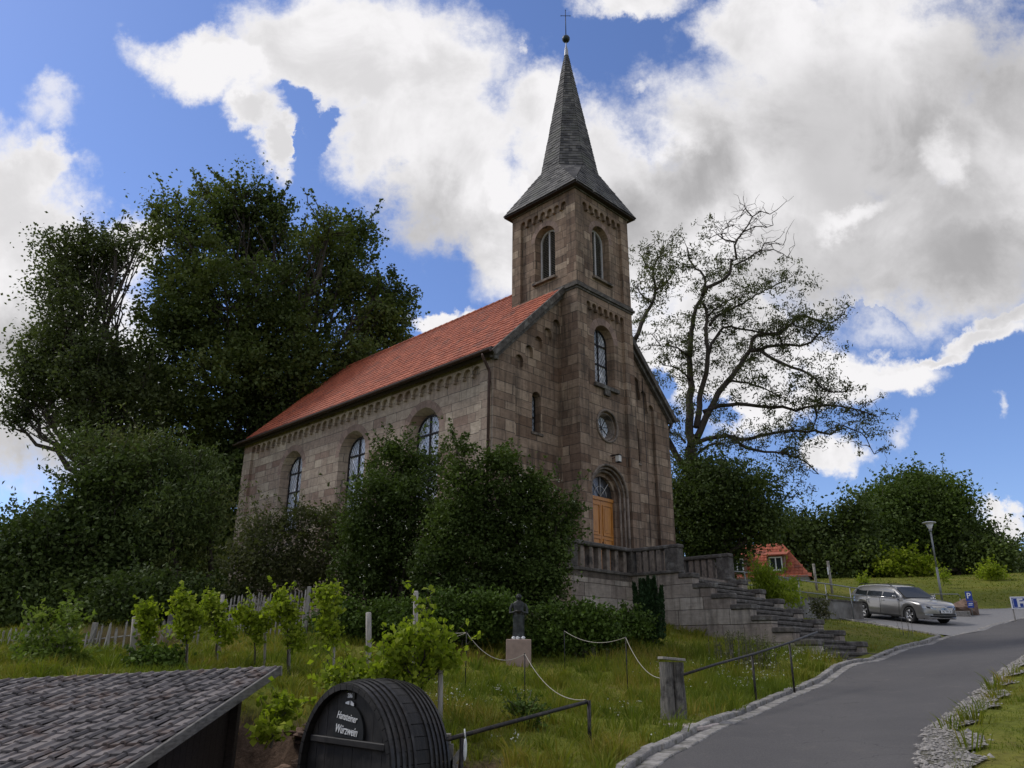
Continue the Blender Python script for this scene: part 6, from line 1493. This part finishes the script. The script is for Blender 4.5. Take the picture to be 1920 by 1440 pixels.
    q=M(); q.face([(1.09,-.72,.995),(1.09,.72,.995),(.40,.585,1.385),(.37,.3,1.40),(.37,-.3,1.40),(.40,-.585,1.385)]); 
    v=[(x+.012,y,z+.016) for x,y,z in q.v]; q.v=v; q.build('windscreen',MT['carglass'],o)
    q=M(); q.face([(-2.28,-.64,1.02),(-2.28,.64,1.02),(-2.0,.56,1.34),(-2.0,-.56,1.34)]); q.v=[(x-.02,y,z+.015) for x,y,z in q.v]; q.build('rear_window',MT['carglass'],o)
    for s in (-1,1):
        q=M(); q.tube([(-1.95,s*.60,1.40),(-1.85,s*.60,1.475),(-1.0,s*.605,1.51),(.0,s*.60,1.505),(.18,s*.60,1.45)],.016,6); q.build('roof_rail',MT['blackp'],o)
        q=M(); q.sphere((.72,s*1.0,1.03),(.10,.085,.065),10,6); mi=q.build('mirror',MT['paint'],o); q=M(); q.tube([(.74,s*.86,.99),(.73,s*.95,1.0)],.02,6); q.build('mirror_arm',MT['blackp'],mi)
        for x in (-.12,-1.05): q=M(); q.box(x-.10,x+.10,s*.90-.02,s*.90+.022,.83,.855,.006); q.build('door_handle',MT['chrome'],o)
        q=M(); q.tube([(-2.0,s*.835,.985),(.9,s*.835,.965)],.008,4); q.build('window_trim',MT['chrome'],o)
        for x,z0,z1 in ((.86,.32,.94),(-.26,.26,.95),(-1.12,.5,.95)):
            q=M(); q.box(x-.004,x+.004,s*.913-.006,s*.913+.004,z0,z1); q.build('door_gap',MT['blackp'],o)
        q=M(); q.box(-.95,.95,s*.905-.03,s*.905+.012,.21,.30,.01); q.build('sill',MT['blackp'],o)
    xn=lambda y,k=1.0: 1.5+.93*(max(0,1-min(.999,abs(y)/(.905*k))**2))**(1/3.2)
    def patch(y0,y1,z0,z1,z0b,z1b,mat,name,off=.012,k=1.0,dz=0,par=None):
        q=M(); n=10; a=[]; b=[]
        for i in range(n+1):
            t=i/n; y=y0+(y1-y0)*t; za=z0+(z0b-z0)*t; zb=z1+(z1b-z1)*t; x=xn(y,k)
            sl=np.interp(zb,[.55,.68,.765,.85],[.0,-.02,-.10,-.30]); sa=np.interp(za,[.55,.68,.765,.85],[.0,-.02,-.10,-.30])
            a.append((x+off+sa-.008,y,za)); b.append((x+off+sl-.008,y,zb))
        A2=[(x-.05,y,z) for x,y,z in a]; B2=[(x-.05,y,z) for x,y,z in b]
        L=n+1; q.add(a+b+A2+B2,[(i,i+1,L+i+1,L+i) for i in range(n)]+[(L+i,L+i+1,3*L+i+1,3*L+i) for i in range(n)]+[(i,i+1,2*L+i+1,2*L+i) for i in range(n)]+[(0,L,3*L,2*L),(n,L+n,3*L+n,2*L+n)])
        return q.build(name,mat,par or o)
    patch(-.50,.50,.60,.72,.60,.72,MT['blackp'],'grille',.02)
    for z in (.615,.65,.685,.715): patch(-.51,.51,z-.006,z+.006,z-.006,z+.006,MT['chrome'],'grille_bar',.032)
    patch(-.62,.62,.30,.43,.30,.43,MT['blackp'],'lower_intake',.03); patch(-.70,.70,.25,.272,.25,.272,MT['chrome'],'bumper_trim',.045); patch(-.60,.60,.37,.382,.37,.382,MT['chrome'],'bumper_trim',.04)
    for s in (-1,1):
        patch(s*.51,s*.80,.60,.72,.66,.79,MT['lampglass'],'headlight',.03); patch(s*.60,s*.70,.63,.69,.66,.72,MT['blackp'],'headlight_housing',.036); patch(s*.55,s*.76,.36,.43,.37,.44,MT['lampglass'],'fog_lamp',.04)
    q=M(); x=xn(.2)+.02; q.box(x+.02,x+.045,-.26,.26,.47,.58,.003); pl=q.build('number_plate',MT['signwhite'],o)
    textmesh('HL TW 30',.10,MT['blackp'],'lettering',pl,Matrix.Translation((x+.047,0,.525))@Matrix.Rotation(math.pi/2,4,'Z')@Matrix.Rotation(math.pi/2,4,'X'),0,.001,.002)
    em=M(); x=xn(0)+.05
    em.tube([(x,.055*math.cos(a),.665+.055*math.sin(a)) for a in np.linspace(0,2*math.pi,20)],.006,5,False)
    em.tube([(x,.04,.70),(x,.0,.665),(x,-.04,.70)],.005,4); em.tube([(x,.045,.675),(x,.02,.62),(x,0,.655),(x,-.02,.62),(x,-.045,.675)],.005,4); em.build('emblem',MT['chrome'],o)
    for c in wx:
        for s in (-1,1):
            y0=s*.905
            q=M(); q.lathe([(.20,-.11),(.30,-.115),(.325,-.09),(.325,.07),(.305,.10),(.225,.10),(.215,.0),(.20,-.1)],28); q.v=[(c+v[0],y0-s*.115+s*v[2],R+v[1]) for v in q.v]; wh=q.build('wheel',MT['rubber'],o)
            q=M(); q.lathe([(.0,.055),(.05,.06),(.06,.05)],16); q.lathe([(.185,-.02),(.222,.095),(.230,.09),(.228,-.02)],28)
            for k in range(5):
                for dd in (-.14,.14):
                    a=2*math.pi*k/5+.3; q.tube([(.03*math.cos(a),.03*math.sin(a),.055),(.215*math.cos(a+dd),.215*math.sin(a+dd),.082)],[.018,.013],5)
            q.v=[(c+v[0],y0-s*.115+s*v[2],R+v[1]) for v in q.v]; q.build('rim',MT['alloy'],wh)
            q=M(); q.lathe([(.0,-.03),(.22,-.03)],20); q.v=[(c+v[0],y0-s*.115+s*v[2],R+v[1]) for v in q.v]; q.build('brake_disc',MT['blackp'],wh)
            q=M(); n=16; vs=[(c+.40*math.cos(math.pi*k/n),yy,R-.02+.40*math.sin(math.pi*k/n)) for yy in (y0-s*.02,y0-s*.34) for k in range(n+1)]; q.add(vs,[(k,k+1,n+2+k,n+1+k) for k in range(n)]); q.face([vs[n+1+k] for k in range(n+1)]); q.build('wheel_arch',MT['blackp'],o)
    q=M(); q.box(-2.1,2.1,-.78,.78,.20,.34); q.build('underbody',MT['blackp'],o)
car()
